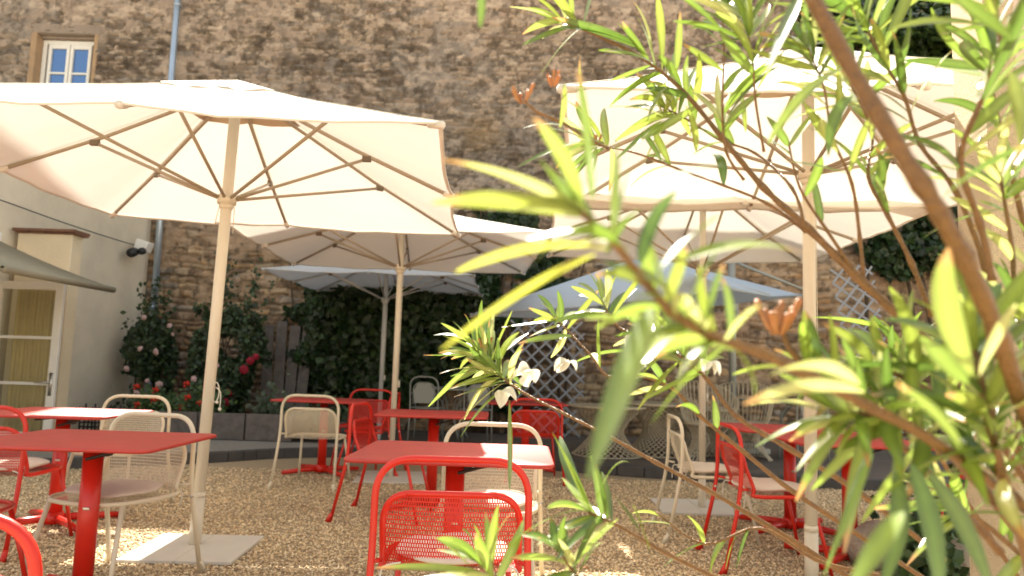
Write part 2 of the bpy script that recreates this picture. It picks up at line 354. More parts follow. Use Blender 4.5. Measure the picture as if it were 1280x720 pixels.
k = MB(); k.box((.0, WY+3.1, 8.1+.28), (9.6, 6.1, .56)); k.box((.0, WY+3.3, 4), (9.6, 5.6, 8.1)); k.box((7.1, WY+3.4, 3.45), (4.4, 5.6, 6.9)); k.box((-9.7, WY+3.4, 4.3), (9.8, 5.6, 8.8)) ; k.box((12, WY+3.1, 3.4), (5.6, 6.1, 6.8)); 
k.box((-9.98, WY+.3, 10.45), (10, .5, 4.7))
under(k.build('upper_wall', M_wallplain, smooth=False), house)
k = MB(); k.box((-9.75, WY+.15, 4), (.3, .3, 8.2)); under(k.build('wall_end', M_wallplain, smooth=False), house)
# window
win = MB(); wx0, wx1, wz0, wz1 = -8.17, -7.21, 5.08, 6.46
for x in (wx0+.035, wx1-.035): win.box((x, WY+.15, (wz0+wz1)/2), (.07, .07, wz1-wz0))
win.box(((wx0+wx1)/2, WY+.15, wz1-.035), (wx1-wx0-.14, .07, .07)); win.box(((wx0+wx1)/2, WY+.15, wz0+.035), (wx1-wx0-.14, .07, .07))
fr = under(win.build('window', M_white, smooth=False, bevel=.006), house)
cx = (wx0+wx1)/2
for s in (-1, 1):
    c_ = MB(); xa = cx+s*.008; xb = cx+s*(.365)
    for x in (min(xa, xb)+.025, max(xa, xb)-.025): c_.box((x, WY+.125, (wz0+wz1)/2), (.05, .05, wz1-wz0-.15))
    mid = (xa+xb)/2; wI = abs(xb-xa)-.1
    for z in (wz1-.075-.035, wz0+.075+.04, wz1-.58): c_.box((mid, WY+.127, z), (wI, .042, .075 if z in (wz1-.11,) else .035))
    under(c_.build('casement', M_white, fr, smooth=False, bevel=.005), house).parent = fr
    g = MB(); g.box((mid, WY+.14, (wz0+wz1)/2), (wI+.02, .008, wz1-wz0-.25)); under(g.build('glass', M_glassd, fr, smooth=False), house).parent = fr
k = MB(); k.box((cx-.02, WY+.05, 6.6), (1.2, .2, .18)); k.box((cx, WY+.18, 6.49), (.98, .28, .05)); under(k.build('lintel', M_lintel, smooth=False, bevel=.03), house)
for jx, jw, jm in ((wx0-.055, .1, M_jamb), (wx1+.04, .07, M_jamb)):
    k = MB(); k.box((jx, WY+.09, 5.77), (jw, .3, 1.5)); under(k.build('jamb', jm, smooth=False, bevel=.02), house)
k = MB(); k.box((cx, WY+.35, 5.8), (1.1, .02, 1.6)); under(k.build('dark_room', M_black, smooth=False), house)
k = MB(); k.box((cx, WY+.07, 5.01), (1.2, .36, .1)); under(k.build('sill', M_lintel, smooth=False, bevel=.02), house)

# zinc downpipe on the wall
dp = thing('downpipe', 'zinc downpipe tinted by reflected sky running down the stone wall beside the rendered annex', 'downpipe', (-5.76, 11.82, 0))
k = MB(); k.tube([(-.03, 0, 8.1), (-.02, 0, 4), (.01, 0, 1.1)], .052, 14); k.tube([(-.03, 0, 5.0), (-.03, 0, 5.06)], .06, 14); k.build('pipe', M_zinc, dp)
k = MB(); k.tube([(.01, 0, 1.1), (.012, 0, .06)], .06, 14); k.build('cast_foot', M_zinc, dp)
for z in (7, 5.2, 3.4, 1.9):
    k = MB(); k.tube([(0-.02, 0, z), (-.02, 0, z+.03)], .064, 14); k.box((-.02, .08, z+.015), (.03, .14, .025)); k.build('bracket', M_zinc, dp)

# ------------------------------------------------------------------ rendered annex on the left
ann = thing('rendered_annex', 'low grey rendered annex with a cream pier on the left of the court', 'building', (-5.9, 9, 0))
k = MB(); pts = [(-5.97, 11.93), (-6.15, 4.6), (-13, 4.6), (-13, 11.93)]
vs = [(x+5.9, y-9, z) for z in (0, 4.1) for x, y in pts]; k.add(vs, [(0, 4, 5, 1), (1, 5, 6, 2), (2, 6, 7, 3), (3, 7, 4, 0), (4, 7, 6, 5)])
k.build('wall', M_render, ann, smooth=False)
k = MB(); k.box((.26, -.14, 1.28), (.66, .22, 2.56)); k.build('pier', M_pier, ann, smooth=False, bevel=.012)
k = MB()
for i in range(4): k.box((-.02+.19*i, -.14, 2.595), (.186, .33, .035)); k.box((-.02+.19*i+.01, -.14, 2.565), (.17, .27, .022))
k.build('tile_coping', M_tile, ann, smooth=False, bevel=.006)
k = MB(); k.tube(smooth_path([(-.14, -2.6, 2.9), (-.07, -.8, 2.88), (.0, .6, 2.83), (.045, 2.0, 2.82), (.06, 2.6, 2.84)], 5), .008, 6); k.build('cable', M_black, ann)
fl = thing('wall_floodlight', 'cream floodlight with a black lamp head high on the annex corner', 'floodlight', (-5.80, 11.3, 2.8))
k = MB(); k.box((.06, 0, .02), (.2, .2, .17), ry=.3); k.build('housing', M_white, fl, smooth=False, bevel=.02)
k = MB(); k.tube([(-.02, -.12, -.09), (.02, -.28, -.13)], .07, 14); k.tube([(.1, -.1, -.07), (.13, -.2, -.09)], .055, 14); k.build('lamp_head', M_black, fl)
k = MB(); k.tube([(-.1, .02, .02), (0, 0, .02)], .03); k.build('mount', M_grey, fl)
# glazed door leaf standing open
dr = thing('glazed_door', 'white glazed door standing open in front of the cream pier', 'door', (-5.93, 8.42, 0))
k = MB(); W_, H_ = .79, 1.94
k.box((.045, 0, H_/2), (.09, .05, H_)); k.box((W_-.045, 0, H_/2), (.09, .05, H_)); k.box((W_/2, 0, H_-.045), (W_-.18, .05, .09)); k.box((W_/2, 0, .12), (W_-.18, .05, .24))
for z in (.78, 1.3): k.box((W_/2, 0, z), (W_-.18, .042, .035))
k.build('frame', M_white, dr, smooth=False, bevel=.006)
for a, b in ((.24, .76), (.8, 1.28), (1.32, 1.85)):
    k = MB(); k.box((W_/2, .01, (a+b)/2), (W_-.18, .01, b-a)); k.build('pane', M_clear, dr, smooth=False)
k = MB()
for i in range(11): k.tube([(.24+i*.046, .06+.012*(i % 2), .2), (.24+i*.046, .06+.012*(i % 2), 1.86)], .026, 8)
k.build('curtain', M_curtain, dr)
k = MB(); k.box((W_-.045, -.032, .78), (.035, .012, .26)); k.tube([(W_-.045, -.03, .8), (W_-.045, -.07, .8), (W_-.2, -.075, .8)], .011, 8); k.build('handle', M_steel, dr)
aw = thing('door_awning', 'olive cloth awning sloping out over the glazed door', 'awning', (-5.95, 7.7, 2.42))
k = MB(); n = 10
for q in range(n):
    a, b = q/n, (q+1)/n
    def P(t, y, dz): return (t*1.42, y, -.53*t-.03*math.sin(t*3.1)+dz)
    k.add([P(a, -1.2, 0), P(b, -1.2, 0), P(b, .62, 0), P(a, .62, 0), P(a, -1.2, -.02), P(b, -1.2, -.02), P(b, .62, -.02), P(a, .62, -.02)],
          [(0, 1, 2, 3), (7, 6, 5, 4), (0, 4, 5, 1), (3, 2, 6, 7)])
k.build('cloth', M_awning, aw)
k = MB(); k.tube([(1.42, -1.2, -.555), (1.42, .62, -.555)], .035, 10); k.build('front_bar', M_awning, aw)
k = MB(); k.tube([(.45, -1.25, -.38), (.45, .3, -.38)], .05, 10); k.build('roller_tube', M_white, aw)
k = MB(); k.box((.02, -.3, .0), (.12, 1.9, .14)); k.build('cassette', M_white, aw, smooth=False, bevel=.02)

# ------------------------------------------------------------------ ochre column at the right
col_ = thing('ochre_pilaster', 'sunlit ochre roughcast pilaster rising past the right edge', 'pilaster', (1.6, 2.45, 0))
k = MB(); k.box((0, -.02, 2.4), (.1, .2, 4.8)); k.build('shaft', M_column, col_, smooth=False, bevel=.004)
col_.rotation_euler = (0, 0, R(-4))
k = MB(); k.box((.75, .05, 2.4), (1.39, .16, 4.8)); k.build('plaster_wall', M_column2, col_, smooth=False)
k = MB(); k.tube([(-.05, -.12, 1.93), (-.075, -.125, 1.93), (-.085, -.125, 1.90), (-.075, -.125, 1.885)], .006, 8); k.build('hook', M_steel, col_)

# ------------------------------------------------------------------ parasols
def umbrella(label, cat_label_group, loc, side=2.78, He=2.24, rise=.58, yaw=0, canvas=None, pole_m=None, hub=2.13, tilt=(0, 0), rpole=.028, plate=.63, plate_off=(0, 0), ribm=None, lean=None, cord=False):
    canvas = canvas or M_canvas; pole_m = pole_m or M_pole; ribm = ribm or M_rib
    root = thing('parasol', label, 'parasol', loc, yaw, cat_label_group)
    tm = Matrix.Rotation(tilt[0], 4, 'X') @ Matrix.Rotation(tilt[1], 4, 'Y')
    T = lambda p: tm @ Vector(p)
    k = MB(); k.tube([T((0, 0, .02)), T((0, 0, He+rise-.03))], rpole, 18); k.build('pole', pole_m, root)
    k = MB(); k.tube([T((0, 0, .0)), T((0, 0, .3))], rpole*1.08, 18); k.tube([T((0, 0, .3)), T((0, 0, .33))], [rpole*1.14, rpole*1.02], 18); k.build('foot_sleeve', pole_m, root)
    if plate:
        k = MB(); h_ = plate/2
        for sx in (-1, 1): k.box((plate_off[0]+sx*h_/2*1.0, plate_off[1], .014), (h_-.003, plate, .018))
        k.build('base_plate', M_plate, root, smooth=False, bevel=.003).rotation_euler = (0, 0, 0)
    # canopy: square pyramid, eight panels, cloth sags a little between ribs
    def lean_z(x, y): return (lean[0]*x+lean[1]*y) if lean else 0
    def canopy_pt(a, t):
        c, s = math.cos(a), math.sin(a); L_ = (side/2)/max(abs(c), abs(s))
        x, y = c*L_*t, s*L_*t
        fr = (a/(math.pi/4)) % 1; sag = math.sin(math.pi*fr)
        z = He+rise*(1-t)-.035*sag*t*(1.6-t)*1.2 - .02*math.sin(math.pi*t)
        # edge drawn slightly inward between the ribs
        inn = 1-.012*sag*t
        z += .006*math.sin(a*23+t*9)*t*sag + .007*math.sin(a*37+2.5*math.sin(t*5))*t*(1-t)*2*(1-sag)
        return T((x*inn, y*inn, z+lean_z(x, y)))
    k = MB(); na, ntt, t0 = 64, 12, .19; vs = []
    for j in range(ntt+1):
        t = t0+(1-t0)*j/ntt
        for i in range(na): vs.append(canopy_pt(2*math.pi*i/na, t))
    fs = [(j*na+i, j*na+(i+1) % na, (j+1)*na+(i+1) % na, (j+1)*na+i) for j in range(ntt) for i in range(na)]
    k.add(vs, fs); cn = k.build('canopy', canvas, root)
    k = MB(); vs = []          # hem strip hanging from the edge
    for i in range(na*1):
        p = canopy_pt(2*math.pi*i/na, 1); q = canopy_pt(2*math.pi*i/na, .985)
        vs += [p, p+Vector((0, 0, -.012)), q+Vector((0, 0, -.012))]
    fs = []
    for i in range(na): j = (i+1) % na; fs += [(3*i, 3*i+1, 3*j+1, 3*j), (3*i+1, 3*i+2, 3*j+2, 3*j+1)]
    k.add(vs, fs); k.build('hem', canvas, cn)
    k = MB(); vs = []          # doubled band sewn round the vent opening
    for j in range(3):
        for i in range(na): vs.append(canopy_pt(2*math.pi*i/na, .185+.022*j)+Vector((0, 0, -.006)))
    k.add(vs, [(j*na+i, j*na+(i+1) % na, (j+1)*na+(i+1) % na, (j+1)*na+i) for j in range(2) for i in range(na)]); k.build('vent_band', M_band, cn)
    for i in range(8):
        k = MB(); a = i*math.pi/4; w_ = .006; vs = []; 
        for j in range(9):
            t = .2+.79*j/8; p = canopy_pt(a, t)+Vector((0, 0, .0035)); sd = Vector((-math.sin(a), math.cos(a), 0))*w_; vs += [p-sd, p+sd]
        k.add(vs, [(2*j, 2*j+1, 2*j+3, 2*j+2) for j in range(8)]); k.build('seam', canvas, cn)
    k = MB(); vs = []          # vent cap
    for j in range(7):
        t = .0+.235*j/6
        for i in range(na):
            p = canopy_pt(2*math.pi*i/na, t); vs.append(p+(T((0, 0, 1))-T((0, 0, 0)))*(.009+.006*math.sin(i*1.3)*j/6))
    fs = [(j*na+i, j*na+(i+1) % na, (j+1)*na+(i+1) % na, (j+1)*na+i) for j in range(6) for i in range(na)]
    k.add(vs, fs); k.build('vent_cap', canvas, cn)
    k = MB(); k.tube([T((0, 0, He+rise-.09)), T((0, 0, He+rise-.03))], .055, 16); k.build('crown_hub', ribm, root)
    hb = MB(); hb.tube([T((0, 0, hub-.035)), T((0, 0, hub+.02))], .058, 18); hb.tube([T((0, 0, hub-.07)), T((0, 0, hub-.035))], [.036, .05], 18); hubo = hb.build('runner_hub', pole_m, root)
    for i in range(8):
        a = i*math.pi/4; off = Vector((0, 0, -.028))
        k = MB(); p0 = T((.04*math.cos(a), .04*math.sin(a), He+rise-.06)); p1 = canopy_pt(a, .55)+off; p2 = canopy_pt(a, .985)+Vector((0, 0, -.018))
        pm = canopy_pt(a, .28)+off
        k.tube([p0, pm, p1, p2], .0125, 8); rb = k.build('rib', ribm, root)
        tt = .60 if i % 2 == 0 else .58
        j0 = canopy_pt(a, tt)+Vector((0, 0, -.045)); d = Vector((math.cos(a), math.sin(a), 0))
        k = MB(); k.box(j0+Vector((0, 0, .0)), (.06, .028, .04), a); k.build('joint', M_rib_joint, rb, smooth=False, bevel=.008)
        k = MB(); k.tube([T((.05*d.x, .05*d.y, hub)), j0], .0105, 8); k.build('strut', ribm, root)
        k = MB(); k.tube([canopy_pt(a, .955)+Vector((0, 0, -.02)), canopy_pt(a, 1.0)+Vector((0, 0, -.014))], [.017, .02], 8); k.build('rib_pocket', canvas, rb)
    if cord:
        k = MB(); z = .93
        k.tube([T((rpole+.012+.0*math.sin(t), .0, z)) + Vector((.022*math.cos(t), -.02, .06*math.sin(t)-.0)) for t in np.linspace(0, 25, 120)], .0035, 5)
        k.tube(smooth_path([T((.05, -.03, z+.03)), T((.08, -.03, z+.0)), T((.085, -.03, z-.09))], 5), .0035, 6); k.blob(T((.085, -.03, z-.1)), (.011, .011, .011)); k.blob(T((.065, -.03, z-.06)), (.01, .01, .01))
        k.build('crank_cord', M_cord, root)
        k = MB(); k.tube([T((.05, 0, hub-.05)), T((.055, -.0, hub-.22))], .003, 5); k.tube([T((-.03, -.03, hub-.04)), T((-.05, -.03, hub-.17))], .003, 5); k.build('hub_tie', M_cord, root)
    else:
        k = MB(); k.tube([T((rpole+.006, -.01, .9)), T((rpole+.004, 0, He))], .0025, 5); k.box(T((rpole+.012, 0, .93)), (.02, .015, .07)); k.build('pulley_cord', M_cord, root)
    return root
G = 'square canvas parasols over the courtyard tables'
umbrella('large cream parasol on a bare cream pole beside the cream chair at the left', G, (-1.86, 4.56, 0), side=2.85, He=2.25, rise=.66, yaw=.04, tilt=(0, .02), hub=2.14, plate_off=(.03, -.07), cord=True, rpole=.034)
umbrella('second cream parasol, its shaded canopy just behind the large left one', G, (-1.15, 7.46, 0), side=2.8, He=2.29, rise=.5, yaw=.07, hub=2.12, plate=.7, plate_off=(.03, -.02))
umbrella('nearest cream parasol at the right, its canopy behind the oleander branches', G, (1.68, 4.14, 0), side=2.76, He=2.32, rise=.68, yaw=-.08, tilt=(.045, -.01), hub=2.28, rpole=.034, plate=.6, plate_off=(.08, -.35))
umbrella('cream parasol with a low canopy standing behind the nearest right one', G, (1.64, 6.28, 0), side=2.66, He=2.32, rise=.5, yaw=-.04, hub=2.03, plate=.65, plate_off=(-.05, .05))
umbrella('pale grey parasol with a grey pole in front of the ivy', G, (-1.76, 10.2, 0), side=2.6, He=2.24, rise=.42, yaw=.0, canvas=M_canvas_grey, pole_m=M_pole_grey, hub=2.02, plate=.6, rpole=.03, ribm=M_pole_grey)
# cantilever parasol, tipped canopy
cp = thing('cantilever_parasol', 'skylight tinted white cantilever parasol with its canopy tipped down to the left', 'parasol', (1.63, 9.0, 0), 0)
def cpz(x, y, z=0): return z+.106*x+.0*y
k = MB(); C4 = [Vector((-2.11, -.42, 1.73)), Vector((.42, -2.11, 1.93)), Vector((2.11, .42, 2.17)), Vector((-.42, 2.11, 1.95))]; apx = Vector((0, 0, 2.56))
n = 10
for i in range(4):
    a, b = C4[i], C4[(i+1) % 4]; rows = []
    for j in range(n+1):
        t = j/n; rows.append([apx*(1-t)+(a*(1-s/8)+b*(s/8))*t-Vector((0, 0, .04*math.sin(math.pi*s/8)*t)) for s in range(9)])
    vs = [p for r_ in rows for p in r_]; k.add(vs, [(j*9+s, (j+1)*9+s, (j+1)*9+s+1, j*9+s+1) for j in range(n) for s in range(8)])
cc = k.build('canopy', M_canvas_skylit, cp)
k = MB()
for i in range(4): a, b = C4[i], C4[(i+1) % 4]; k.tube([a, a*.5+b*.5-Vector((0, 0, .04)), b], .012, 6)
k.build('hem', M_canvas_skylit, cc)
for i in range(4):
    a, b = C4[i], C4[(i+1) % 4]
    for e in (a, (a+b)/2):
        k = MB(); k.tube([apx-Vector((0, 0, .06)), e-Vector((0, 0, .03))], .013, 6); k.build('rib', M_pole_grey, cp)
k = MB(); k.tube([(1.52, 1.4, 0), (1.50, 1.4, 2.86)], .052, 14); k.build('post', M_grey, cp)
k = MB(); k.tube([(1.5, 1.4, 2.8), (.8, .8, 2.95), (0, 0, 2.66)], .03, 10); k.tube([(1.5, 1.4, 2.74), (2.6, 1.3, 2.3)], .022, 8); k.build('arm', M_grey, cp)
k = MB(); k.box((1.5, 1.38, 2.02), (.14, .16, .2)); k.tube([(1.5, 1.3, 2.0), (1.5, 1.16, 2.0), (1.5, 1.16, 1.85)], .014, 8); k.build('crank_box', M_grey, cp, smooth=False, bevel=.01)
k = MB(); k.box((1.5, 1.4, .11), (.8, .8, .07)); k.build('base_plate', M_plate, cp, smooth=False, bevel=.01)

# ------------------------------------------------------------------ tables
def make_table(label, loc, rz=0, size=(.88, .77)):
    t = thing('bistro_table', label, 'table', loc, rz, 'square red pedestal tables')
    k = MB(); r = .06; a, b = size[0]/2, size[1]/2; ring = []
    for cx_, cy_, s0 in ((a-r, b-r, 0), (-a+r, b-r, 90), (-a+r, -b+r, 180), (a-r, -b+r, 270)):
        for q in range(7): an = R(s0+15*q); ring.append((cx_+r*math.cos(an), cy_+r*math.sin(an)))
    N = len(ring); lv = [(-.018, .976), (-.016, .992), (-.009, 1.0), (-.003, .998), (0, .988)]
    vs = [(x*s, y*s, .745+z) for z, s in lv for x, y in ring]
    fs = [(j*N+i, j*N+(i+1) % N, (j+1)*N+(i+1) % N, (j+1)*N+i) for j in range(4) for i in range(N)]+[tuple(4*N+i for i in range(N)), tuple(reversed(range(N)))]
    k.add(vs, fs); k.build('tabletop', M_redtop, t)
    k = MB(); k.tube([(0, 0, .04), (0, 0, .70)], .044, 24); k.build('pedestal', M_red, t)
    k = MB(); k.box((0, 0, .711), (.3, .22, .012)); k.box((.06, 0, .69), (.035, .05, .05)); k.tube([(.16, -.1, .70), (.02, -.1, .66)], .008, 8); k.box((-.12, .0, .70), (.03, .2, .02)); k.build('bracket', M_black, t, smooth=False, bevel=.003)
    k = MB(); k.box((.012, -.0455, .43), (.03, .006, .014)); k.build('catch', M_steel, t, smooth=False, bevel=.003)
    k = MB()
    for an in (40, 140, 220, 320):
        a_ = R(an); d = Vector((math.cos(a_), math.sin(a_), 0)); k.tube([d*.02+Vector((0, 0, .05)), d*.2+Vector((0, 0, .046)), d*.40+Vector((0, 0, .03))], [.026, .024, .02], 10)
    k.tube([(0, 0, .02), (0, 0, .09)], [.07, .05], 20); k.build('cross_foot', M_red, t)
    return t
tab = make_table('red table at the left front, wholly shaded, with a cream chair behind it', (-1.94, 3.52, 0))
GT = 'square red pedestal tables'
copy_tree(tab, (-2.99, 5.02, 0), R(1), 'red table at the left edge, its right corner lit by the sun', GT)
copy_tree(tab, (-.235, 3.45, 0), R(-1), 'red table in the middle with its right half in bright sun', GT)
copy_tree(tab, (-.60, 6.05, 0), R(1), 'red table between the red chair in profile and the lattice', GT)
copy_tree(tab, (-1.88, 7.62, 0), R(-6), 'red table behind the cream chair seen from the back', GT)
copy_tree(tab, (2.12, 5.6, 0), R(-4), 'red table behind the thin oleander stems, drawn up to the cream chair', GT)
copy_tree(tab, (2.16, 4.72, 0), R(3), 'red table next to the nearest right parasol pole, half hidden by leaves', GT)
copy_tree(tab, (.2, 8.35, 0), R(3), 'small looking red table far back by the grey lattice', GT)

# ------------------------------------------------------------------ chairs (facing local +Y)
def perfo_sheet(rows, mats, name, parent):
    "rows: list of lists of points; uv from arc length"
    nr, nc = len(rows), len(rows[0]); vs = [p for r_ in rows for p in r_]; uvs = []
    v_ = 0
    for j in range(nr):
        if j: v_ += (Vector(rows[j][nc//2])-Vector(rows[j-1][nc//2])).length
        for i in range(nc): uvs.append((Vector(rows[j][i]).x+2, v_+1))
    k = MB(); k.add(vs, [(j*nc+i, (j+1)*nc+i, (j+1)*nc+i+1, j*nc+i+1) for j in range(nr-1) for i in range(nc-1)])
    return k.build(name, mats, parent, uvs=uvs)
def make_chair(label, loc, rz, m, mp, group):
    t = thing('garden_chair', label, 'chair', loc, rz, group)
    k = MB(); pts = [(-.285, -.335, 0), (-.262, -.22, .46), (-.258, -.225, .80), (0, -.25, .825), (.258, -.225, .80), (.262, -.22, .46), (.285, -.335, 0)]
    pts = [(-.285, -.335, 0), (-.262, -.235, .46), (-.262, -.228, .812), (.262, -.228, .812), (.262, -.235, .46), (.285, -.335, 0)]
    P = fillet(pts, .13, 9); P = [Vector((p.x, p.y-.035*(1-(p.x/.27)**2)*(1 if p.z > .6 else 0), p.z+.012*(1-(p.x/.27)**2)*(1 if p.z > .7 else 0))) for p in P]
    k.tube(P, .0125, 12); k.build('rear_frame', m, t)
    for s in (-1, 1):
        k = MB(); k.tube([(s*.292, -.361, .085*0+.0), (s*.283, -.325, .06)], .0138, 12); k.build('foot_cap', m, t)
        k = MB(); k.tube([(s*.2638, -.2462, .405), (s*.2632, -.2432, .417)], .0138, 12); k.build('joint_ring', M_steel, t)
    def prof(v):   # back panel side profile: v=0 bottom, 1 top -> (y, z)
        z = .445+v*.255; y = -.185-.03*v-.0*(1-v); y += .05*(1-v)**3; return y, z
    # inner loop: back arch running down and forward into the seat rim
    hw = .236; loop = []
    top = [(-hw, .60), (-hw, .705), (hw, .705), (hw, .60)]
    arch = fillet([Vector((-hw, 0, .47)), Vector((-hw, 0, .703)), Vector((hw, 0, .703)), Vector((hw, 0, .47))], .12, 9)
    def bend(x, z):
        v = (z-.445)/.255; y, _ = prof(max(v, 0)); return Vector((x, y-.035*(1-(x/hw)**2), z))
    archp = [bend(p.x, p.z) for p in arch]
    side = lambda s: [Vector((s*.238, -.165, .44)), Vector((s*.242, -.10, .432)), Vector((s*.243, .05, .436)), Vector((s*.225, .15, .438)), Vector((s*.16, .225, .436))]
    loop = archp+side(1)+[Vector((0, .25, .434))]+list(reversed(side(-1)))
    k = MB(); k.tube(smooth_path(loop, 2, True), .0115, 10, closed=True); k.build('inner_frame', m, t)
    rows = []
    for j in range(15):
        z = .452+(.70-.452)*j/14
        xm = hw
        if z > .583: q = (z-.583)/.12; xm = hw-.12*(1-math.sqrt(max(0, 1-q*q)))*.92
        rows.append([bend(-xm+2*xm*i/16, z) for i in range(17)])
    perfo_sheet(rows, mp, 'backrest', t)
    rows = []
    for j in range(15):
        y = -.17+.415*j/14; xm = .24
        if y > .03: q = (y-.03)/.215; xm = .24*math.sqrt(max(.02, 1-(q*.97)**2.6))
        rows.append([Vector((-xm+2*xm*i/14, y, .436-.014*(1-(i/7-1)**2)*(1-(y/.24)**2))) for i in range(15)])
    perfo_sheet(rows, mp, 'seat', t)
    for s in (-1, 1):
        k = MB(); k.tube([(s*.205, .185, .43), (s*.232, .245, .2), (s*.252, .285, 0)], .0115, 10); k.build('front_leg', m, t)
        k = MB(); k.tube([(s*.262, -.232, .475), (s*.236, -.19, .47)], .008, 8); k.build('weld_tab', m, t)
    return t
def make_cushion(label, loc, rz, tiltz=0):
    k = MB(); n = 26; m_ = 10; vs = []
    for j in range(m_+1):
        ph = math.pi*j/m_
        for i in range(n):
            a = 2*math.pi*i/n; ca, sa = math.cos(a), math.sin(a); e = 2.6
            rr = (abs(ca)**e+abs(sa)**e)**(-1/e)*.205; s = math.sin(ph)**.55 if 0 < j < m_ else 0
            z = math.cos(ph)*.022+.010*(1-s)*(1 if ph < 1.6 else -.2)
            z += .004*math.sin(a*5+1)*s+.004*math.sin(a*2)*s
            vs.append((rr*ca*s, rr*sa*s, z+.47))
    k.add(vs, [(j*n+i, (j+1)*n+i, (j+1)*n+(i+1) % n, j*n+(i+1) % n) for j in range(m_) for i in range(n)])
    r = thing('seat_cushion', label, 'cushion', loc, rz, 'pale seat cushions')
    k.build('pad', M_cush, r)
    k = MB()
    for s in (-1, 1): k.tube(smooth_path([(s*.17, -.18, .46), (s*.225, -.2, .45), (s*.235, -.205, .41), (s*.22, -.21, .36)], 4), .004, 6)
    k.build('tie', M_cord, r)
    return r
GR, GC = 'red perforated chairs', 'cream perforated chairs'
cr = make_chair('red chair nearest the viewer at the middle table, its slotted back to us', (-.19, 2.80, 0), R(2), M_red, M_redp, GR)
cc_ = make_chair('cream chair seen square from behind, drawn up to the far left red table', (-1.775, 6.96, 0), R(-4), M_cream, M_creamp, GC)
cushion0 = make_cushion('pale cushion on the nearest red chair, seen through its slotted back', (-.19, 2.80, 0), R(2))
def red(x, y, a, lab, cush=None):
    copy_tree(cr, (x, y, 0), R(a), lab, GR)
    if cush: copy_tree(cushion0, (x, y, 0), R(a), cush)
def cream(x, y, a, lab, cush=None):
    copy_tree(cc_, (x, y, 0), R(a), lab, GC)
    if cush: copy_tree(cushion0, (x, y, 0), R(a), cush)
cream(-1.97, 3.80, 167, 'cream chair tucked behind the front left red table, facing us', 'pale cushion on the cream chair behind the front left table')
cream(-2.88, 5.52, 178, 'cream chair on the far side of the left edge table, mostly hidden by it')
cream(-.085, 3.84, 178, 'cream chair facing us across the half sunlit middle table', 'sunlit cushion on the cream chair across the middle table')
cream(1.43, 5.32, -92, 'cream chair in profile facing right beside the cream parasol base', 'pale cushion on the cream chair in profile at the right')
red(-2.98, 4.48, -3, 'red chair at the left edge, back to us, in front of the far table', 'pale cushion on the red chair drawn up to the left edge table')
red(-2.48, 3.30, -86, 'red chair cut by the left frame edge, its seat beside the front left table', 'plump round edged cushion on the chair cut by the left frame edge')
red(-1.2, 1.72, 4, 'red chair in the bottom left corner showing only its sunlit top bar')
red(-.88, 5.62, -96, 'red chair in profile facing right, left of the middle rear table')
red(-1.60, 8.30, 172, 'red chair on the far side of the far left table, mostly hidden', None)
red(-1.42, 7.75, 88, 'red chair at the right end of the far left table, facing left')
red(.27, 7.65, 2, 'dark red chair far back under the oleander tips, near the lattice')
red(1.60, 4.60, -91, 'red chair in profile facing right, in front of the cream one at the right', 'pale cushion on the red chair in profile at the right')
red(2.88, 4.8, 88, 'red chair at the right half hidden by leaves and the pilaster')

# ------------------------------------------------------------------ grey bistro sets and wire furniture far back
def grey_chair(label, loc, rz, first=None):
    t = thing('metal_garden_chair', label, 'chair', loc, rz, 'grey metal chairs at the back')
    k = MB(); k.tube(fillet([(-.2, -.24, 0), (-.19, -.2, .45), (-.2, -.25, .88), (.2, -.25, .88), (.19, -.2, .45), (.2, -.24, 0)], .15, 7), .011, 8)
    k.tube(fillet([(-.15, -.22, .5), (-.15, -.24, .8), (.15, -.24, .8), (.15, -.22, .5), (0, -.22, .46)], .12, 6), .008, 8)
    for s in (-1, 1): k.tube(smooth_path([(s*.2, -.22, .66), (s*.24, 0, .66), (s*.22, .16, .6), (s*.19, .18, .44)], 4), .009, 8)
    k.build('frame', M_grey, t)
    k = MB()
    for s in (-1, 1): k.tube([(s*.19, .2, .44), (s*.21, .24, 0)], .01, 8)
    k.build('front_legs', M_grey, t)
    k = MB(); k.tube([(0, 0, .44), (0, 0, .455)], .22, 22); k.build('seat', M_grey, t)
    k = MB(); k.add([(-.13, -.235, .52), (.13, -.235, .52), (.145, -.24, .68), (.09, -.245, .79), (-.09, -.245, .79), (-.145, -.24, .68)], [(0, 1, 2, 3, 4, 5)]); k.build('backrest', M_creamp if False else M_grey, t, smooth=False)
    return t
gc = grey_chair('grey metal chair with an oval back at the left of the grey table', (-1.15, 10.45, .08), R(-4))
copy_tree(gc, (-.45, 10.35, .08), R(10), 'grey metal chair at the right of the grey table below the lattice')
copy_tree(gc, (3.7, 9.3, .08), R(5), 'grey metal chair at the grey table behind the right hand tables')
def grey_table(label, loc):
    t = thing('metal_garden_table', label, 'table', loc, 0, 'grey metal tables at the back')
    k = MB(); k.tube([(0, 0, .70), (0, 0, .722)], .48, 40); k.build('tabletop', M_grey, t, smooth=False)
    for s in (0, 90, 180, 270):
        k = MB(); a = R(s+30); d = Vector((math.cos(a), math.sin(a), 0)); k.tube(smooth_path([d*.3+Vector((0, 0, .7)), d*.1+Vector((0, 0, .4)), d*.3+Vector((0, 0, 0))], 5), .013, 8); k.build('leg', M_grey, t)
    return t
gt = grey_table('round grey metal table in front of the ivy', (-.85, 10.9, .08))
copy_tree(gt, (3.55, 9.9, .08), 0, 'round grey metal table behind the right hand red tables')
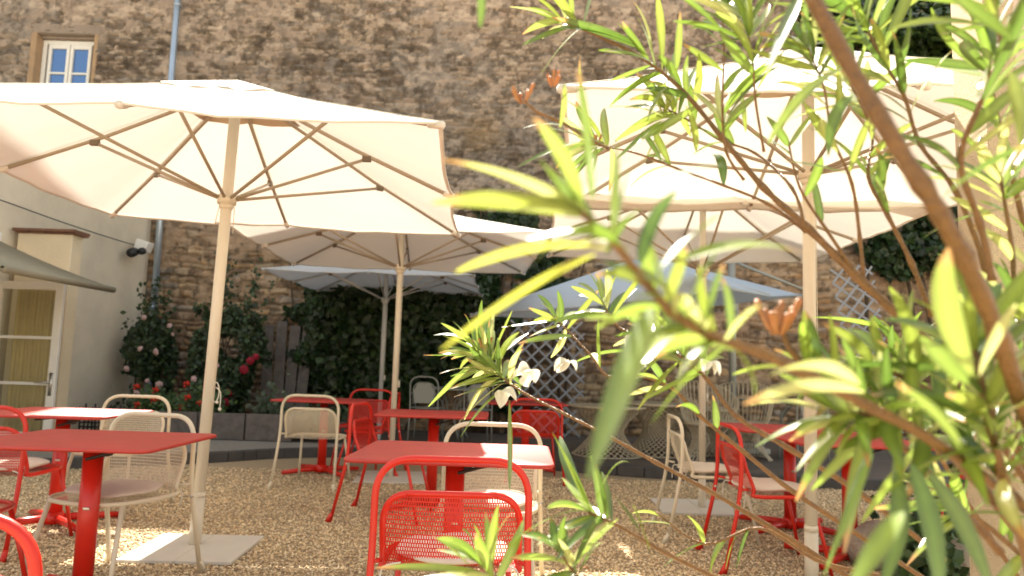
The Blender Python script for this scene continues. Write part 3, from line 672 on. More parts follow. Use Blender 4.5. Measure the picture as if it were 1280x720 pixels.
def wire_table(label, loc, r=.42, h=.62, waist=.2, top=True):
    t = thing('wire_table', label, 'table', loc, 0, 'hourglass wire tables'); k = MB(); n = 30
    for s in (1, -1):
        for i in range(n):
            a0 = 2*math.pi*i/n; pts = []
            for j in range(9):
                u = j/8; rr = waist+(r-waist)*abs(2*u-1)**1.5; a = a0+s*1.15*(u-.5)*2; pts.append((rr*math.cos(a), rr*math.sin(a), h*u))
            k.tube(pts, .006, 4, cap=False)
    k.build('wire_base', M_wire, t)
    for z, rr in ((0.005, r), (h, r)): k = MB(); k.tube([(rr*math.cos(q), rr*math.sin(q), z) for q in np.linspace(0, 2*math.pi, 33)[:-1]], .006, 6, closed=True); k.build('hoop', M_wire, t)
    if top: k = MB(); k.tube([(0, 0, h+.01), (0, 0, h+.03)], r+.05, 36); k.build('tabletop', M_wire, t, smooth=False)
    return t
wire_table('hourglass wire table nearest the lattice', (1.25, 9.35, .08), .44, .58)
wire_table('hourglass wire table topped with a thin disc between the lattice and the rear parasol pole', (1.95, 9.6, .08), .44, .62)
def wire_chair(label, loc, rz):
    t = thing('wire_armchair', label, 'chair', loc, rz, 'wire armchairs'); k = MB()
    for i in range(26):
        a = math.pi*(-.15+1.3*i/25)+math.pi; d = Vector((math.cos(a), math.sin(a), 0)); e = Vector((-d.y, d.x, 0))
        hh = .95-.22*abs(2*i/25-1)**2
        pts = [d*.34+Vector((0, 0, 0)), d*.16+e*.1+Vector((0, 0, .25)), d*.30+Vector((0, 0, .48)), d*.36+Vector((0, 0, hh-.05)), d*.355+e*.02+Vector((0, 0, hh)), d*.36+e*.045+Vector((0, 0, hh-.05)), d*.30+e*.045+Vector((0, 0, .48)), d*.16-e*.06+Vector((0, 0, .25)), d*.34+e*.04]
        k.tube(smooth_path(pts, 3), .0062, 4, cap=False)
    k.build('wire_shell', M_wire, t)
    k = MB(); k.tube([(0, 0, .43), (0, 0, .455)], .3, 28); k.build('seat', M_wire, t, smooth=False)
    return t
wc = wire_chair('wire armchair with looped back just left of the rear parasol pole', (2.45, 9.1, .08), R(-160))
copy_tree(wc, (2.98, 9.4, .08), R(160), 'wire armchair with looped back right of the rear parasol pole')
wire_table('hourglass wire table low behind the cream chair in profile', (2.55, 9.95, .08), .42, .56)

# ------------------------------------------------------------------ lattices, boards, planters
def lattice(label, loc, rz, w_, h_, pitch=.22, tilt=0):
    t = thing('lattice_panel', label, 'trellis', loc, rz, 'grey wooden lattice panels'); t.rotation_euler = (0, tilt, rz)
    for s, yy in ((1, 0), (-1, .013)):
        k = MB(); L0 = -h_
        q = L0
        while q < w_+h_:
            # clip the 45 degree slat to the panel
            pts = []
            for z in np.linspace(0, h_, 60):
                x = q+z if s > 0 else q+h_-z
                if 0 <= x <= w_: pts.append((x, z))
            if len(pts) > 3:
                a, b = pts[0], pts[-1]; cx_, cz_ = (a[0]+b[0])/2-w_/2, (a[1]+b[1])/2; L_ = math.hypot(b[0]-a[0], b[1]-a[1])+.05
                k.box((cx_, yy, cz_), (L_, .012, .03), 0, 0, -math.atan2(b[1]-a[1], b[0]-a[0]))
            q += pitch
        k.build('slats', M_lattice, t, smooth=False)
    return t
lattice('grey lattice panel on the wall above the far red table', (.58, 11.55, .1), 0, 1.15, 1.75)
lattice('leaning grey lattice panel in front of the wall at the right', (5.62, 11.2, .25), R(-8), .62, 2.6, .22, R(-9))
wp = thing('board_panel', 'upright weathered grey boards leaning between the rose and the ivy', 'board fence', (-3.5, 11.6, .08))
for i in range(4):
    k = MB(); k.box((-.3+.19*i, .01*i, .82+.03*(i % 2)), (.165, .025, 1.55+.06*(i % 2)), 0, R(-2), R(1.5*(i-1.5))); k.build('board', M_wood, wp, smooth=False, bevel=.004)
pb = thing('planter_box', 'low grey timber planter edging the rose bed beside the far left table', 'planter', (-3.45, 9.72, .08))
for i in range(3):
    k = MB(); k.box((-.9+.62*i, 0, .17), (.6, .035, .34), 0, R(2*(i-1)*.4)); k.build('board', M_wood, pb, smooth=False, bevel=.005)
k = MB(); k.box((-.2, .45, .14), (1.9, .8, .26)); k.build('soil', M_soil, pb, smooth=False)
pw = thing('woven_border', 'dark woven border fence low in front of the annex wall', 'border fence', (-5.1, 10.2, .08))
k = MB()
for i in range(26): k.tube([(-.75+.055*i, .015*math.sin(i*3), 0), (-.77+.058*i+.03*math.sin(i), .0, .33+.05*math.sin(i*2.1))], .012, 6)
k.build('uprights', M_wooddk, pw)
k = MB()
for j in range(5): k.tube([(-.75+.1*i, .02*(-1)**(i+j), .06+.06*j) for i in range(15)], .012, 6)
k.build('withies', M_wooddk, pw)
def pot(label, loc, r=.15, h=.24):
    t = thing('plant_pot', label, 'plant pot', loc, 0, 'dark pots in the rose bed'); k = MB(); k.tube([(0, 0, 0), (0, 0, h), (0, 0, h+.001)], [r*.75, r, r*.9], 18); k.build('pot', M_kerb, t); return t
p0 = pot('dark pot at the foot of the rose bed, left', (-4.5, 9.9, .08)); copy_tree(p0, (-4.1, 9.95, .08), 0, 'dark pot beside the planter boards'); copy_tree(p0, (-2.3, 10.2, .08), 0, 'dark pot at the right end of the planter boards')
sheet('bed_soil', [(-5.7, 9.8), (-2.2, 9.8), (-2.0, 11.9), (-5.7, 11.9)], .09, M_soil)

# a few dry leaves blown onto the gravel
lp = None
for i in range(16):
    x_, y_ = rng.uniform(-1.6, 1.6), rng.uniform(4.0, 7.4)
    if lp is None:
        k = MB(); N = 6; vs = []
        for q in range(N+1):
            u = q/N; wv = .011*math.sin(math.pi*u)+.0006; zz = .012+.012*math.sin(u*3.1); vs += [(-wv, u*.055, zz+.008), (0, u*.055, zz), (wv, u*.055, zz+.006)]
        k.add(vs, [(3*q+j, 3*q+j+1, 3*q+j+4, 3*q+j+3) for q in range(N) for j in (0, 1)])
        lp = k.build('fallen_leaf', mat('dry_brown_leaf', (.22, .1, .04), .8, var=.3, vscale=30)); o = lp
    else: o = lp.copy(); C.objects.link(o)
    o.location = (x_, y_, .012); o.rotation_euler = (rng.uniform(-.3, .3), rng.uniform(-.3, .3), rng.uniform(0, 6.28)); o.scale = [rng.uniform(.7, 1.3)]*3
    tag(o, 'small dry brown leaf lying on the open gravel', 'leaf', 'dry leaves blown over the gravel')

# ------------------------------------------------------------------ leafy masses
def leaf_cloud(name, pts, size, pal, parent=None, m=None, up=.3, asp=.75):
    n = len(pts); P = np.asarray(pts, float); s = size*rng.uniform(.6, 1.35, n)
    nrm = rng.normal(0, .55, (n, 3)); nrm[:, 1] -= 1.0; nrm[:, 2] += up; nrm /= np.linalg.norm(nrm, axis=1)[:, None]
    t = np.cross(nrm, rng.normal(0, 1, (n, 3))); t /= np.linalg.norm(t, axis=1)[:, None]; b = np.cross(nrm, t)
    S_ = s[:, None]
    q = [P-t*S_, P-t*S_*.1+b*S_*asp+nrm*S_*.2, P+t*S_, P-t*S_*.1-b*S_*asp+nrm*S_*.2, P-nrm*S_*.05]
    V = np.stack(q, 1).reshape(-1, 3); I = np.arange(n)[:, None, None]*5
    F = (np.array([(4, 0, 1), (4, 1, 2), (4, 2, 3), (4, 3, 0)])[None]+I).reshape(-1, 3)
    c = np.array(pal)[rng.integers(0, len(pal), n)]*rng.uniform(.6, 1.4, (n, 1)); cols = np.ones((n, 5, 4), np.float32); cols[:, :, :3] = c[:, None]
    me = bpy.data.meshes.new(name); me.vertices.add(len(V)); me.vertices.foreach_set('co', V.astype(np.float32).ravel())
    me.loops.add(F.size); me.loops.foreach_set('vertex_index', F.ravel().astype(np.int32))
    me.polygons.add(len(F)); me.polygons.foreach_set('loop_start', (np.arange(len(F))*3).astype(np.int32)); me.update(calc_edges=True)
    a = me.color_attributes.new('col', 'FLOAT_COLOR', 'POINT'); a.data.foreach_set('color', cols.ravel()); me.materials.append(m or M_ivy)
    o = bpy.data.objects.new(name, me); C.objects.link(o)
    if parent: under(o, parent)
    return o
IV = [(.022, .05, .013), (.015, .036, .011), (.04, .075, .02), (.024, .045, .014)]
def ivy(label, x0, x1, z0, z1, n, thick, seed, holes=.42, name='ivy', size=.065):
    r = np.random.default_rng(seed); t = thing(name, label, 'ivy', ((x0+x1)/2, 11.9, .08), 0)
    x = r.uniform(x0-.3, x1+.3, n*3); z = r.uniform(z0-.25, z1+.25, n*3)
    ex = np.minimum(x-x0, x1-x)/.9; ez = np.minimum(z-z0, z1-z)/.9; e = np.clip(np.minimum(ex, ez), -.6, 1)
    f = fbm(x, z, 1.6, seed, 4)+.45*e; k_ = f > holes+.15; x, z, f = x[k_][:n], z[k_][:n], f[k_][:n]
    th = thick*np.clip((f-holes)*1.6, .15, 1)*(.55+.9*fbm(x, z, 2.6, seed+5, 3)); y = 11.9-th*r.random(len(x))**.5
    leaf_cloud('foliage', np.stack([x, y, z], 1), size, IV, t)
    k = MB()
    for i in range(7):
        xa = x0+(x1-x0)*(i+.5)/7; k.tube(smooth_path([(xa, 11.85, .05), (xa+r.uniform(-.2, .2), 11.84, z0*.5+.6), (xa+r.uniform(-.5, .5), 11.84, (z0+z1)/2), (xa+r.uniform(-.6, .6), 11.84, z1-.3)], 5), [.03]*8+[.015]*8, 6)
    under(k.build('stems', M_bark), t); return t
ivy('dark ivy mass on the wall behind the pale grey parasol', -3.35, .1, .35, 3.7, 16000, .6, 401)
ivy('dark ivy on the wall above the leaning lattice at the right', 5.7, 9.0, 2.75, 6.9, 14000, .75, 402, size=.075)
top_ivy = thing('wall_top_ivy', 'sunlit glossy ivy heaped along the top of the lower right hand wall', 'ivy', (6.4, 12.1, 6.9), 0)
_n = 15000; _x = rng.uniform(4.7, 9, _n); _z = 6.5+2.0*rng.random(_n)**1.1; _y = 12.3-rng.uniform(0, 1.25, _n)*np.clip(1.15-(_z-6.5)/2.4, .2, 1)
_k = fbm(_x, _z, 1.5, 777, 4) > .38+.09*(_z-7.4)
leaf_cloud('foliage', np.stack([_x, _y, _z], 1)[_k], .07, [(.04, .075, .02), (.03, .06, .02), (.07, .11, .03)], top_ivy, M_ivygloss, up=.8)
k = MB()
for i in range(6): k.tube(smooth_path([(4.9+.7*i, 12.05, 6.5), (5.1+.7*i, 11.9, 7.2), (5.0+.72*i, 12, 8.0)], 5), .025, 6)
under(k.build('stems', M_bark), top_ivy)
ivy('small ivy sprig on the bare wall above the second parasol', -.6, -.2, 3.3, 3.85, 160, .12, 403, .3, 'ivy_sprig')
ivy('thin ivy on the wall left of the lattice, behind the leaves', -.1, 1.0, 1.5, 3.5, 2600, .3, 405, .5)
RO = [(.03, .06, .02), (.045, .08, .025), (.022, .045, .018)]
def rose_bush(label, c, rad, n, seed, flowers, fm, ht):
    r = np.random.default_rng(seed); t = thing('rose_bush', label, 'rose bush', c, 0)
    pts = []
    while len(pts) < n:
        p = r.uniform(-1, 1, 3)
        rr = np.linalg.norm(p)
        if rr > 1: continue
        q = np.array([p[0]*rad[0], p[1]*rad[1], p[2]*rad[2]])
        X = np.array([q[0]+c[0]]); Z = np.array([q[2]+ht])
        if fbm(X, Z, 2.4, seed, 4)[0] < .36+.27*rr**2: continue
        pts.append((q[0]+c[0], q[1]+c[1], q[2]+c[2]+ht))
    # arching shoots standing out of the bush
    for s in range(16):
        a = r.uniform(0, 6.28); b0 = np.array([r.uniform(-.6, .6)*rad[0]+c[0], c[1]-.1*rad[1], c[2]+ht+r.uniform(.2, .7)*rad[2]])
        for j in range(26): tt = j/26; pts.append(tuple(b0+np.array([math.cos(a)*.3*tt, -.1*tt, (.35+.5*(s % 3))*tt*rad[2]*.8])+r.normal(0, .035, 3)))
    leaf_cloud('foliage', pts, .038, RO, t)
    k = MB()
    for i in range(6): k.tube(smooth_path([(r.uniform(-.08, .08), 0, 0), (r.uniform(-.2, .2), 0, ht*.6), (r.uniform(-.8, .8)*rad[0], 0, ht+r.uniform(0, .7)*rad[2])], 5), .012, 6)
    k.build('canes', M_bark, t)
    proto = None
    for (u, v, mm, sc) in flowers:
        yy = c[1]-rad[1]*.92; p = at(u, v, yy)
        if (mm, sc) not in _fl:
            k = MB()
            for lay in range(3):
                for i in range(6-lay):
                    a = i*2*math.pi/(6-lay)+lay*.5; rr_ = sc*(1-.28*lay); k.blob((math.cos(a)*rr_*.55, -.3*sc*lay, math.sin(a)*rr_*.55), (rr_*.5, rr_*.28, rr_*.5), 7, 5)
            _fl[(mm, sc)] = k
        o = _fl[(mm, sc)].build('flower_and_glint', fm[mm], t); o.location = p-Vector(c); o.rotation_euler = (random.uniform(-.6, .3), random.uniform(-3, 3), random.uniform(-.6, .6))
    return t
_fl = {}
FM = {'p': M_rosep, 'r': M_roser, 'g': M_gerr}
rose_bush('rose bush with pale pink flowers against the annex corner', (-5.45, 11.15, .08), (.42, .4, .78), 2600, 21,
          [(180, 397, 'p', 0.039), (212, 407, 'p', 0.039), (175, 436, 'p', 0.047), (195, 440, 'p', 0.055), (158, 461, 'p', 0.047), (184, 476, 'p', 0.035), (199, 481, 'p', 0.055), (170, 492, 'p', 0.055), (216, 418, 'p', 0.031)], FM, .85)
rose_bush('large rose bush with crimson flowers behind the left parasol pole', (-4.12, 10.9, .08), (.62, .45, 1.0), 4300, 22,
          [(313, 451, 'r', 0.058), (305, 462, 'r', 0.066), (286, 491, 'r', 0.066), (282, 503, 'r', 0.062), (242, 474, 'p', 0.051), (272, 457, 'p', 0.031), (320, 446, 'r', 0.047)], FM, .95)
def flower_clump(label, c, rad, n, fl, seed):
    r = np.random.default_rng(seed); t = thing('geranium_plant', label, 'plant', c, 0); pts = []
    for i in range(n):
        p = r.normal(0, .42, 3); pts.append((c[0]+p[0]*rad[0], c[1]+p[1]*rad[1], c[2]+.12+abs(p[2])*rad[2]))
    leaf_cloud('foliage', pts, .035, [(.06, .12, .03), (.04, .09, .03), (.09, .15, .04)], t, up=.8)
    for i in range(fl):
        if 'gk' not in _fl:
            k = MB()
            for j in range(9): k.blob((random.uniform(-.035, .035), random.uniform(-.02, .02), random.uniform(-.03, .03)), (.018, .014, .018), 6, 4)
            _fl['gk'] = k
        o = _fl['gk'].build('flower_and_glint', M_gerr, t); o.location = (r.normal(0, .4)*rad[0], -rad[1]*.7, .16+abs(r.normal(0, .5))*rad[2])
    return t
flower_clump('red geraniums low in the bed under the crimson rose, left clump', (-4.75, 10.1, .3), (.3, .2, .25), 500, 5, 31)
flower_clump('red geraniums low in the bed under the crimson rose, right clump', (-4.1, 10.0, .3), (.35, .2, .3), 600, 7, 32)
def low_plant(label, c, rad, n, seed, size=.04, pal=None):
    r = np.random.default_rng(seed); t = thing('bed_plant', label, 'plant', c, 0); pts = []
    for i in range(n): p = r.normal(0, .42, 3); pts.append((c[0]+p[0]*rad[0], c[1]+p[1]*rad[1], c[2]+.02+abs(p[2])*rad[2]))
    leaf_cloud('foliage', pts, size, pal or [(.05, .09, .03), (.08, .12, .05), (.04, .07, .03)], t, up=.7)
    k = MB()
    for i in range(5): k.tube([(0, 0, 0), (r.uniform(-.5, .5)*rad[0], 0, rad[2]*.6)], .006, 5)
    k.build('stems', M_bark, t); return t
low_plant('grey green plant in the bed left of the planter boards', (-3.2, 10.05, .3), (.25, .2, .4), 420, 41, .04, [(.1, .14, .09), (.07, .1, .06)])
low_plant('leafy plant in the bed at the foot of the annex wall', (-5.2, 10.5, .1), (.3, .2, .55), 500, 42)
low_plant('dark low plant in the bed behind the cream chair', (-2.5, 10.4, .1), (.35, .3, .5), 500, 43)
low_plant('dark shrub at the bottom right behind the rocks', (2.85, 4.75, 0), (.4, .4, .42), 900, 44, .045, [(.05, .1, .03), (.03, .07, .02), (.08, .14, .04)])
low_plant('low green plant between the rocks at the bottom right', (2.45, 4.35, 0), (.2, .2, .3), 350, 45, .04, [(.07, .13, .04), (.05, .1, .03)])
def rock(label, c, d, seed):
    r = np.random.default_rng(seed); k = MB(); k.blob((0, 0, d[2]*.6), d, 18, 12)
    ph = r.uniform(0, 6, 9)
    for i, v in enumerate(k.v):
        f_ = 1+.09*math.sin(v[0]*14+ph[0])*math.sin(v[1]*17+ph[1])+.07*math.sin(v[2]*23+ph[2]+v[0]*9)+.05*math.sin(v[1]*37+ph[3])
        k.v[i] = (v[0]*f_, v[1]*f_, max(v[2]*f_, -.01))
    o = k.build('rock', M_rock); o.location = c; o.rotation_euler = (0, 0, r.uniform(0, 3)); tag(o, label, 'rock', 'pale rocks edging the bed')
rock('tall pale rock at the bottom right, left of its neighbour', (2.28, 4.62, 0), (.17, .15, .16), 1)
rock('flat broad pale rock beside the pilaster at the bottom right', (2.62, 4.45, 0), (.22, .17, .13), 2)
rock('small pale rock behind the two larger ones', (2.45, 4.95, 0), (.13, .12, .1), 3)

# ------------------------------------------------------------------ oleander in the foreground
ol = thing('oleander_shrub', 'sunlit oleander with narrow leaves spreading across the right foreground', 'shrub', (1.15, 1.25, 0))
OR0 = Vector(ol.location)
LEAFC = [(.17, .25, .035), (.12, .19, .025), (.22, .29, .05), (.075, .13, .02), (.36, .38, .13), (.2, .25, .04), (.1, .16, .025)]
class Leaves:
    def __init__(s): s.mb = MB(); s.cols = []
    def leaf(s, base, tip, wid, droop=.12, roll=None, col=None, fold=.25):
        b, t = Vector(base), Vector(tip); ax = t-b; L_ = ax.length
        if L_ < 1e-4: return
        up = Vector((0, 0, 1)); sd = ax.cross(up)
        sd = sd.normalized() if sd.length > 1e-5 else Vector((1, 0, 0))
        roll = random.uniform(-1.0, 1.0) if roll is None else roll
        sd = Matrix.Rotation(roll, 3, ax.normalized()) @ sd; nr = sd.cross(ax).normalized()
        wid *= .64; N = 10; vs = []; c = col or random.choice(LEAFC); tw = random.uniform(-.9, .9); bw = random.uniform(-.09, .09); pk = random.uniform(.65, 1.0)
        tip = (.34, .2, .07) if random.random() < .3 else None
        for i in range(N+1):
            u = i/N; wv = wid/2*(math.sin(math.pi*min(1, u**pk))**.75)*(1 if u < 1 else 0)+.0008
            p = b+ax*u+Vector((0, 0, droop*L_*(4*u*(1-u))*.5))+sd*(bw*L_*4*u*(1-u))
            sdd = Matrix.Rotation(tw*u, 3, ax.normalized()) @ sd; nn = sdd.cross(ax).normalized()
            vs += [p-sdd*wv+nn*wv*fold, p, p+sdd*wv+nn*wv*fold]
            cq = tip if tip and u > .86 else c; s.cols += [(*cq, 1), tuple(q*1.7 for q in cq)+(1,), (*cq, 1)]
        s.mb.add(vs, [(3*i+j, 3*i+j+1, 3*i+j+4, 3*i+j+3) for i in range(N) for j in (0, 1)])
    def whorl(s, p, ax, n, L_, spread=1.0, wid=.019, back=.04):
        ax = Vector(ax).normalized(); e1 = ax.orthogonal().normalized(); e2 = ax.cross(e1); a0 = random.uniform(0, 6)
        n = int(n*1.75)
        for i in range(n):
            a = a0+i*2.4; q = i/max(1, n-1); sp = spread*(1.15-.75*q)+random.uniform(-.15, .15)
            d = (ax*math.cos(sp)+(e1*math.cos(a)+e2*math.sin(a))*math.sin(sp)); l = L_*(1.05-.45*q)*random.uniform(.8, 1.15)
            b = p-ax*back*(1-q)
            s.leaf(b, b+d*l+Vector((0, 0, -.10*l*random.random())), wid*random.uniform(.75, 1.15), random.uniform(.02, .22))
    def build(s, parent):
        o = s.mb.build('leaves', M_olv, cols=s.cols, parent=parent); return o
def branch(px, rad, whorls=(), leaves=(), green=0, kp=5, tipwhorl=None, side=None):
    """px: (u, v, metres) stations from tip to root; rad: tip and root radius"""
    near = px[0][2] < .84 and px[-1][2] < 1.0; kk = .88 if near else 1
    P = smooth_path([at(q[0], q[1], q[2]*kk) for q in px], kp); n = len(P); rad = [q*(.8 if near else .82) for q in rad]
    rr = [rad[0]+(rad[1]-rad[0])*(i/(n-1))**.9 for i in range(n)]
    rr = [r_*(1+.1*math.sin(i*2.3)+(.22 if i % 5 == 0 else 0)) for i, r_ in enumerate(rr)]
    k = MB(); k.tube(P, rr, 8); o = k.build('branch', M_oltwig if green else M_olstem); o.parent = ol; o.matrix_parent_inverse = Matrix.Translation(-OR0)
    Lv = Leaves()
    if tipwhorl: Lv.whorl(P[0], (P[0]-P[min(4, n-1)]), *tipwhorl)
    if side:
        cnt, L_ = side; cnt = int(cnt*1.9)
        for q in range(cnt):
            i = random.randint(1, max(2, int(n*.62))); ax = (P[i-1]-P[i]).normalized(); e = ax.orthogonal().normalized(); e = Matrix.Rotation(random.uniform(0, 6.28), 3, ax) @ e
            d = (ax*.8+e*.8).normalized(); l = L_*random.uniform(.7, 1.15); Lv.leaf(P[i], P[i]+d*l-Vector((0, 0, .08*l)), .017*random.uniform(.8, 1.2), random.uniform(0, .25))
    for w_ in whorls:
        i = int(w_[0]*(n-1)); Lv.whorl(P[i], (P[max(0, i-2)]-P[min(n-1, i+2)]), *w_[1:])
    for l in leaves:
        (u0, v0, y0), (u1, v1, y1), wd = l[:3]; kw = l[3] if len(l) > 3 else {}
        Lv.leaf(at(u0, v0, y0*kk), at(u1, v1, y1*kk), wd, **kw)
    if Lv.cols: Lv.build(o)
    return o
def pods(px, parent, n=7, sc=1, m=None):
    n = int(n*1.6); p = at(px[0], px[1], px[2]*(.88 if px[2] < .84 else 1)); sc = sc*(.75 if m is None else .8); k = MB()
    for i in range(n):
        a = random.uniform(0, 6.28); d = Vector((math.cos(a)*.5, math.sin(a)*.5, 1.0)).normalized(); b = p+Vector((math.cos(a), math.sin(a), 0))*.004*sc; l = random.uniform(.018, .034)*sc
        k.tube(smooth_path([b, b+d*l*.5+Vector((0, 0, -.002)), b+d*l], 4), [.0012*sc]*3+[.0024*sc]*4+[.0032*sc]+[.002*sc], 8)
    k.build('seed_pod', m or M_pod, parent)
def leaf_glints(px, parent, L_=.02, wd=.016):  # broad white shapes standing in for sun glare on the leaves
    Lv = Leaves(); p = at(*px)
    for i in range(3):
        a = random.uniform(3.4, 6.0); d = Vector((math.cos(a), -.2, math.sin(a))).normalized(); Lv.leaf(p, p+d*L_*random.uniform(.6, 1), wd*1.5, .3, col=(.85, .82, .72), fold=.6)
    Lv.mb.build('flower_and_glint', M_glint, parent)
# thick blurred stem rising out of the top of the picture
b = branch([(985, -60, .62), (1055, 70, .60), (1120, 180, .58), (1185, 285, .58), (1240, 400, .62), (1300, 560, .72), (1390, 760, .95)], (.0072, .009), kp=6,
           leaves=[((1000, -10, .62), (960, 90, .6), .016), ((1175, 250, .58), (1290, 180, .55), .018)])
# the strong olive brown stem across the right centre
b = branch([(700, 25, 1.12), (790, 65, 1.1), (850, 110, 1.08), (905, 175, 1.05), (955, 235, 1.02), (1010, 285, .98), (1070, 345, .96), (1140, 410, .95), (1215, 480, .95), (1290, 600, 1.0), (1400, 760, 1.1)], (.0022, .0095), tipwhorl=(7, .12, 1.1),
           whorls=((.12, 6, .11, 1.0), (.2, 5, .1, 1.1)), leaves=[((805, 62, 1.1), (690, 22, 1.08), .022, dict(roll=.3)), ((800, 60, 1.1), (698, 35, 1.1), .016), ((815, 65, 1.1), (790, 0, 1.08), .02), ((845, 90, 1.08), (850, 15, 1.05), .018), ((846, 60, 1.1), (842, 85, 1.1), .02), ((870, 190, 1.05), (857, 132, 1.0), .016), ((925, 110, 1.0), (932, 165, 1.0), .018)])
b = branch([(735, 180, 1.15), (790, 190, 1.12), (850, 212, 1.1), (905, 232, 1.06), (960, 255, 1.03), (1008, 290, 1.0)], (.0016, .003), tipwhorl=(8, .11, 1.2), green=0, side=(3, .09),
           leaves=[((745, 175, 1.1), (655, 160, 1.05), .013), ((740, 178, 1.1), (648, 208, 1.0), .012), ((742, 172, 1.05), (725, 70, .95), .012), ((745, 185, 1.1), (738, 235, 1.05), .011)])
pods((745, 178, 1.12), b, 5, .8); pass
b = branch([(825, 132, 1.12), (860, 150, 1.1), (900, 175, 1.08), (945, 192, 1.06), (990, 235, 1.0), (1005, 280, .98)], (.0016, .003), tipwhorl=(10, .1, 1.2), side=(3, .1),
           leaves=[((830, 150, 1.1), (770, 200, 1.05), .016), ((828, 145, 1.1), (755, 135, 1.05), .01), ((810, 150, 1.05), (835, 108, 1.05), .018, dict(col=(.12, .17, .06)))])
pods((830, 140, 1.1), b, 8, .7, M_oltwig); leaf_glints((840, 118, 1.1), b); pass
# upright shoots hanging from the top centre right
b = branch([(900, -20, 1.0), (905, 60, 1.0), (903, 130, 1.0), (908, 190, 1.02), (930, 225, 1.03)], (.0014, .0026), tipwhorl=(7, .1, 1.1), side=(9, .11))
b = branch([(930, 20, .95), (940, 70, .95), (945, 130, .96), (955, 190, .98)], (.0014, .0024), tipwhorl=(7, .11, 1.1), side=(7, .11))
b = branch([(1075, 15, .9), (1100, 70, .9), (1130, 120, .9), (1150, 180, .9), (1195, 240, .9), (1230, 330, .92), (1250, 420, .95)], (.0018, .0045), tipwhorl=(8, .12, 1.1), side=(11, .12))
b = branch([(1235, -10, .8), (1250, 60, .8), (1225, 130, .82), (1200, 200, .85), (1225, 280, .88), (1240, 350, .9)], (.002, .005), tipwhorl=(6, .12, 1.1), side=(7, .12),
           leaves=[((1265, 50, .62), (1180, -20, .6), .02), ((1230, 130, .7), (1290, 60, .65), .02), ((1262, 90, .6), (1275, 190, .6), .018)])
b = branch([(1060, 100, .95), (1090, 165, .95), (1085, 220, .95), (1110, 270, .95), (1140, 330, .95), (1165, 395, .96)], (.0016, .0045), tipwhorl=(6, .1, 1.1), side=(6, .1))
b = branch([(1010, 60, .9), (1030, 110, .9), (1040, 170, .9), (1065, 230, .92), (1075, 300, .95), (1080, 350, .96)], (.0014, .0034), tipwhorl=(6, .11, 1.1), side=(6, .11),
           leaves=[((1055, 85, .7), (960, 180, .66), .014), ((1065, 120, .75), (1035, 195, .72), .018), ((1020, 30, .7), (1070, 130, .7), .014)])
b = branch([(985, 175, .95), (1000, 235, .95), (1035, 290, .96), (1065, 335, .96)], (.0016, .0032), side=(3, .08))
# orange pod tip poking out to the left of the right parasol
b = branch([(655, 125, .85), (672, 140, .85), (700, 152, .87), (730, 170, .95), (760, 185, 1.05)], (.002, .003), leaves=[((700, 160, .85), (705, 105, .83), .008)])
pods((652, 128, .85), b, 8, 1.0); pods((690, 108, .86), b, 4, .8)
# blurred near stem through the centre with its big soft leaves
b = branch([(722, 262, .50), (765, 300, .50), (800, 345, .51), (840, 390, .53), (890, 420, .55), (950, 440, .58), (1010, 470, .6), (1090, 510, .64), (1180, 560, .7), (1300, 650, .85)], (.0026, .0058), green=0,
           leaves=[((738, 272, .5), (540, 254, .47), .0165, dict(roll=.9, col=(.2, .24, .04))), ((735, 268, .5), (552, 200, .48), .014, dict(roll=.6)), ((728, 262, .5), (668, 148, .49), .017, dict(roll=.3, col=(.26, .33, .06))),
                   ((740, 250, .5), (722, 88, .5), .01), ((768, 300, .5), (786, 210, .5), .016, dict(roll=.2)), ((800, 240, .52), (905, 206, .52), .012, dict(roll=.6)),
                   ((745, 318, .5), (552, 438, .46), .014, dict(roll=.5, col=(.34, .36, .05))), ((760, 312, .5), (570, 340, .48), .012, dict(col=(.34, .36, .06))), ((850, 326, .52), (1008, 318, .5), .016, dict(roll=1.0)),
                   ((815, 385, .46), (735, 600, .40), .027, dict(roll=.15, droop=.06, col=(.13, .2, .03))), ((822, 340, .5), (900, 270, .52), .012), ((800, 330, .5), (845, 240, .52), .012),
                   ((758, 318, .52), (800, 262, .52), .012), ((835, 360, .52), (770, 332, .5), .011), ((880, 425, .54), (905, 330, .55), .012), ((905, 430, .55), (850, 470, .52), .012)],
           whorls=((.02, 5, .07, 1.0, .012), (.28, 7, .07, 1.1, .011), (.42, 8, .065, 1.2, .011)))

# sharp sprays at the centre
b = branch([(692, 395, 1.35), (735, 440, 1.3), (760, 470, 1.28), (800, 470, 1.28), (840, 485, 1.28), (875, 520, 1.28), (930, 565, 1.28), (985, 610, 1.28), (1060, 660, 1.3), (1180, 740, 1.35)], (.0016, .0058), tipwhorl=(7, .09, 1.2), side=(6, .1))
b = branch([(590, 430, 1.45), (615, 460, 1.42), (650, 488, 1.4), (705, 517, 1.38), (760, 545, 1.36), (820, 578, 1.35), (880, 610, 1.34), (945, 648, 1.33), (1010, 688, 1.33), (1090, 740, 1.35)], (.0016, .0062), tipwhorl=(7, .12, 1.1), whorls=((.06, 10, .115, 1.25), (.1, 9, .115, 1.3), (.15, 8, .12, 1.3)),
           leaves=[((622, 458, 1.4), (552, 440, 1.38), .018, dict(roll=.5)), ((620, 462, 1.4), (550, 467, 1.38), .011), ((628, 480, 1.38), (572, 530, 1.34), .014), ((637, 500, 1.38), (637, 612, 1.28), .02, dict(roll=1.3, droop=.05, col=(.14, .2, .03))), ((700, 545, 1.3), (740, 640, 1.2), .03, dict(roll=.3)), ((715, 455, 1.38), (800, 440, 1.36), .012)])
pods((606, 437, 1.42), b, 11, 1.1)
for q in ((663, 462, 1.38), (628, 488, 1.38), (712, 452, 1.35), (655, 470, 1.4)): leaf_glints(q, b, .034, .026)
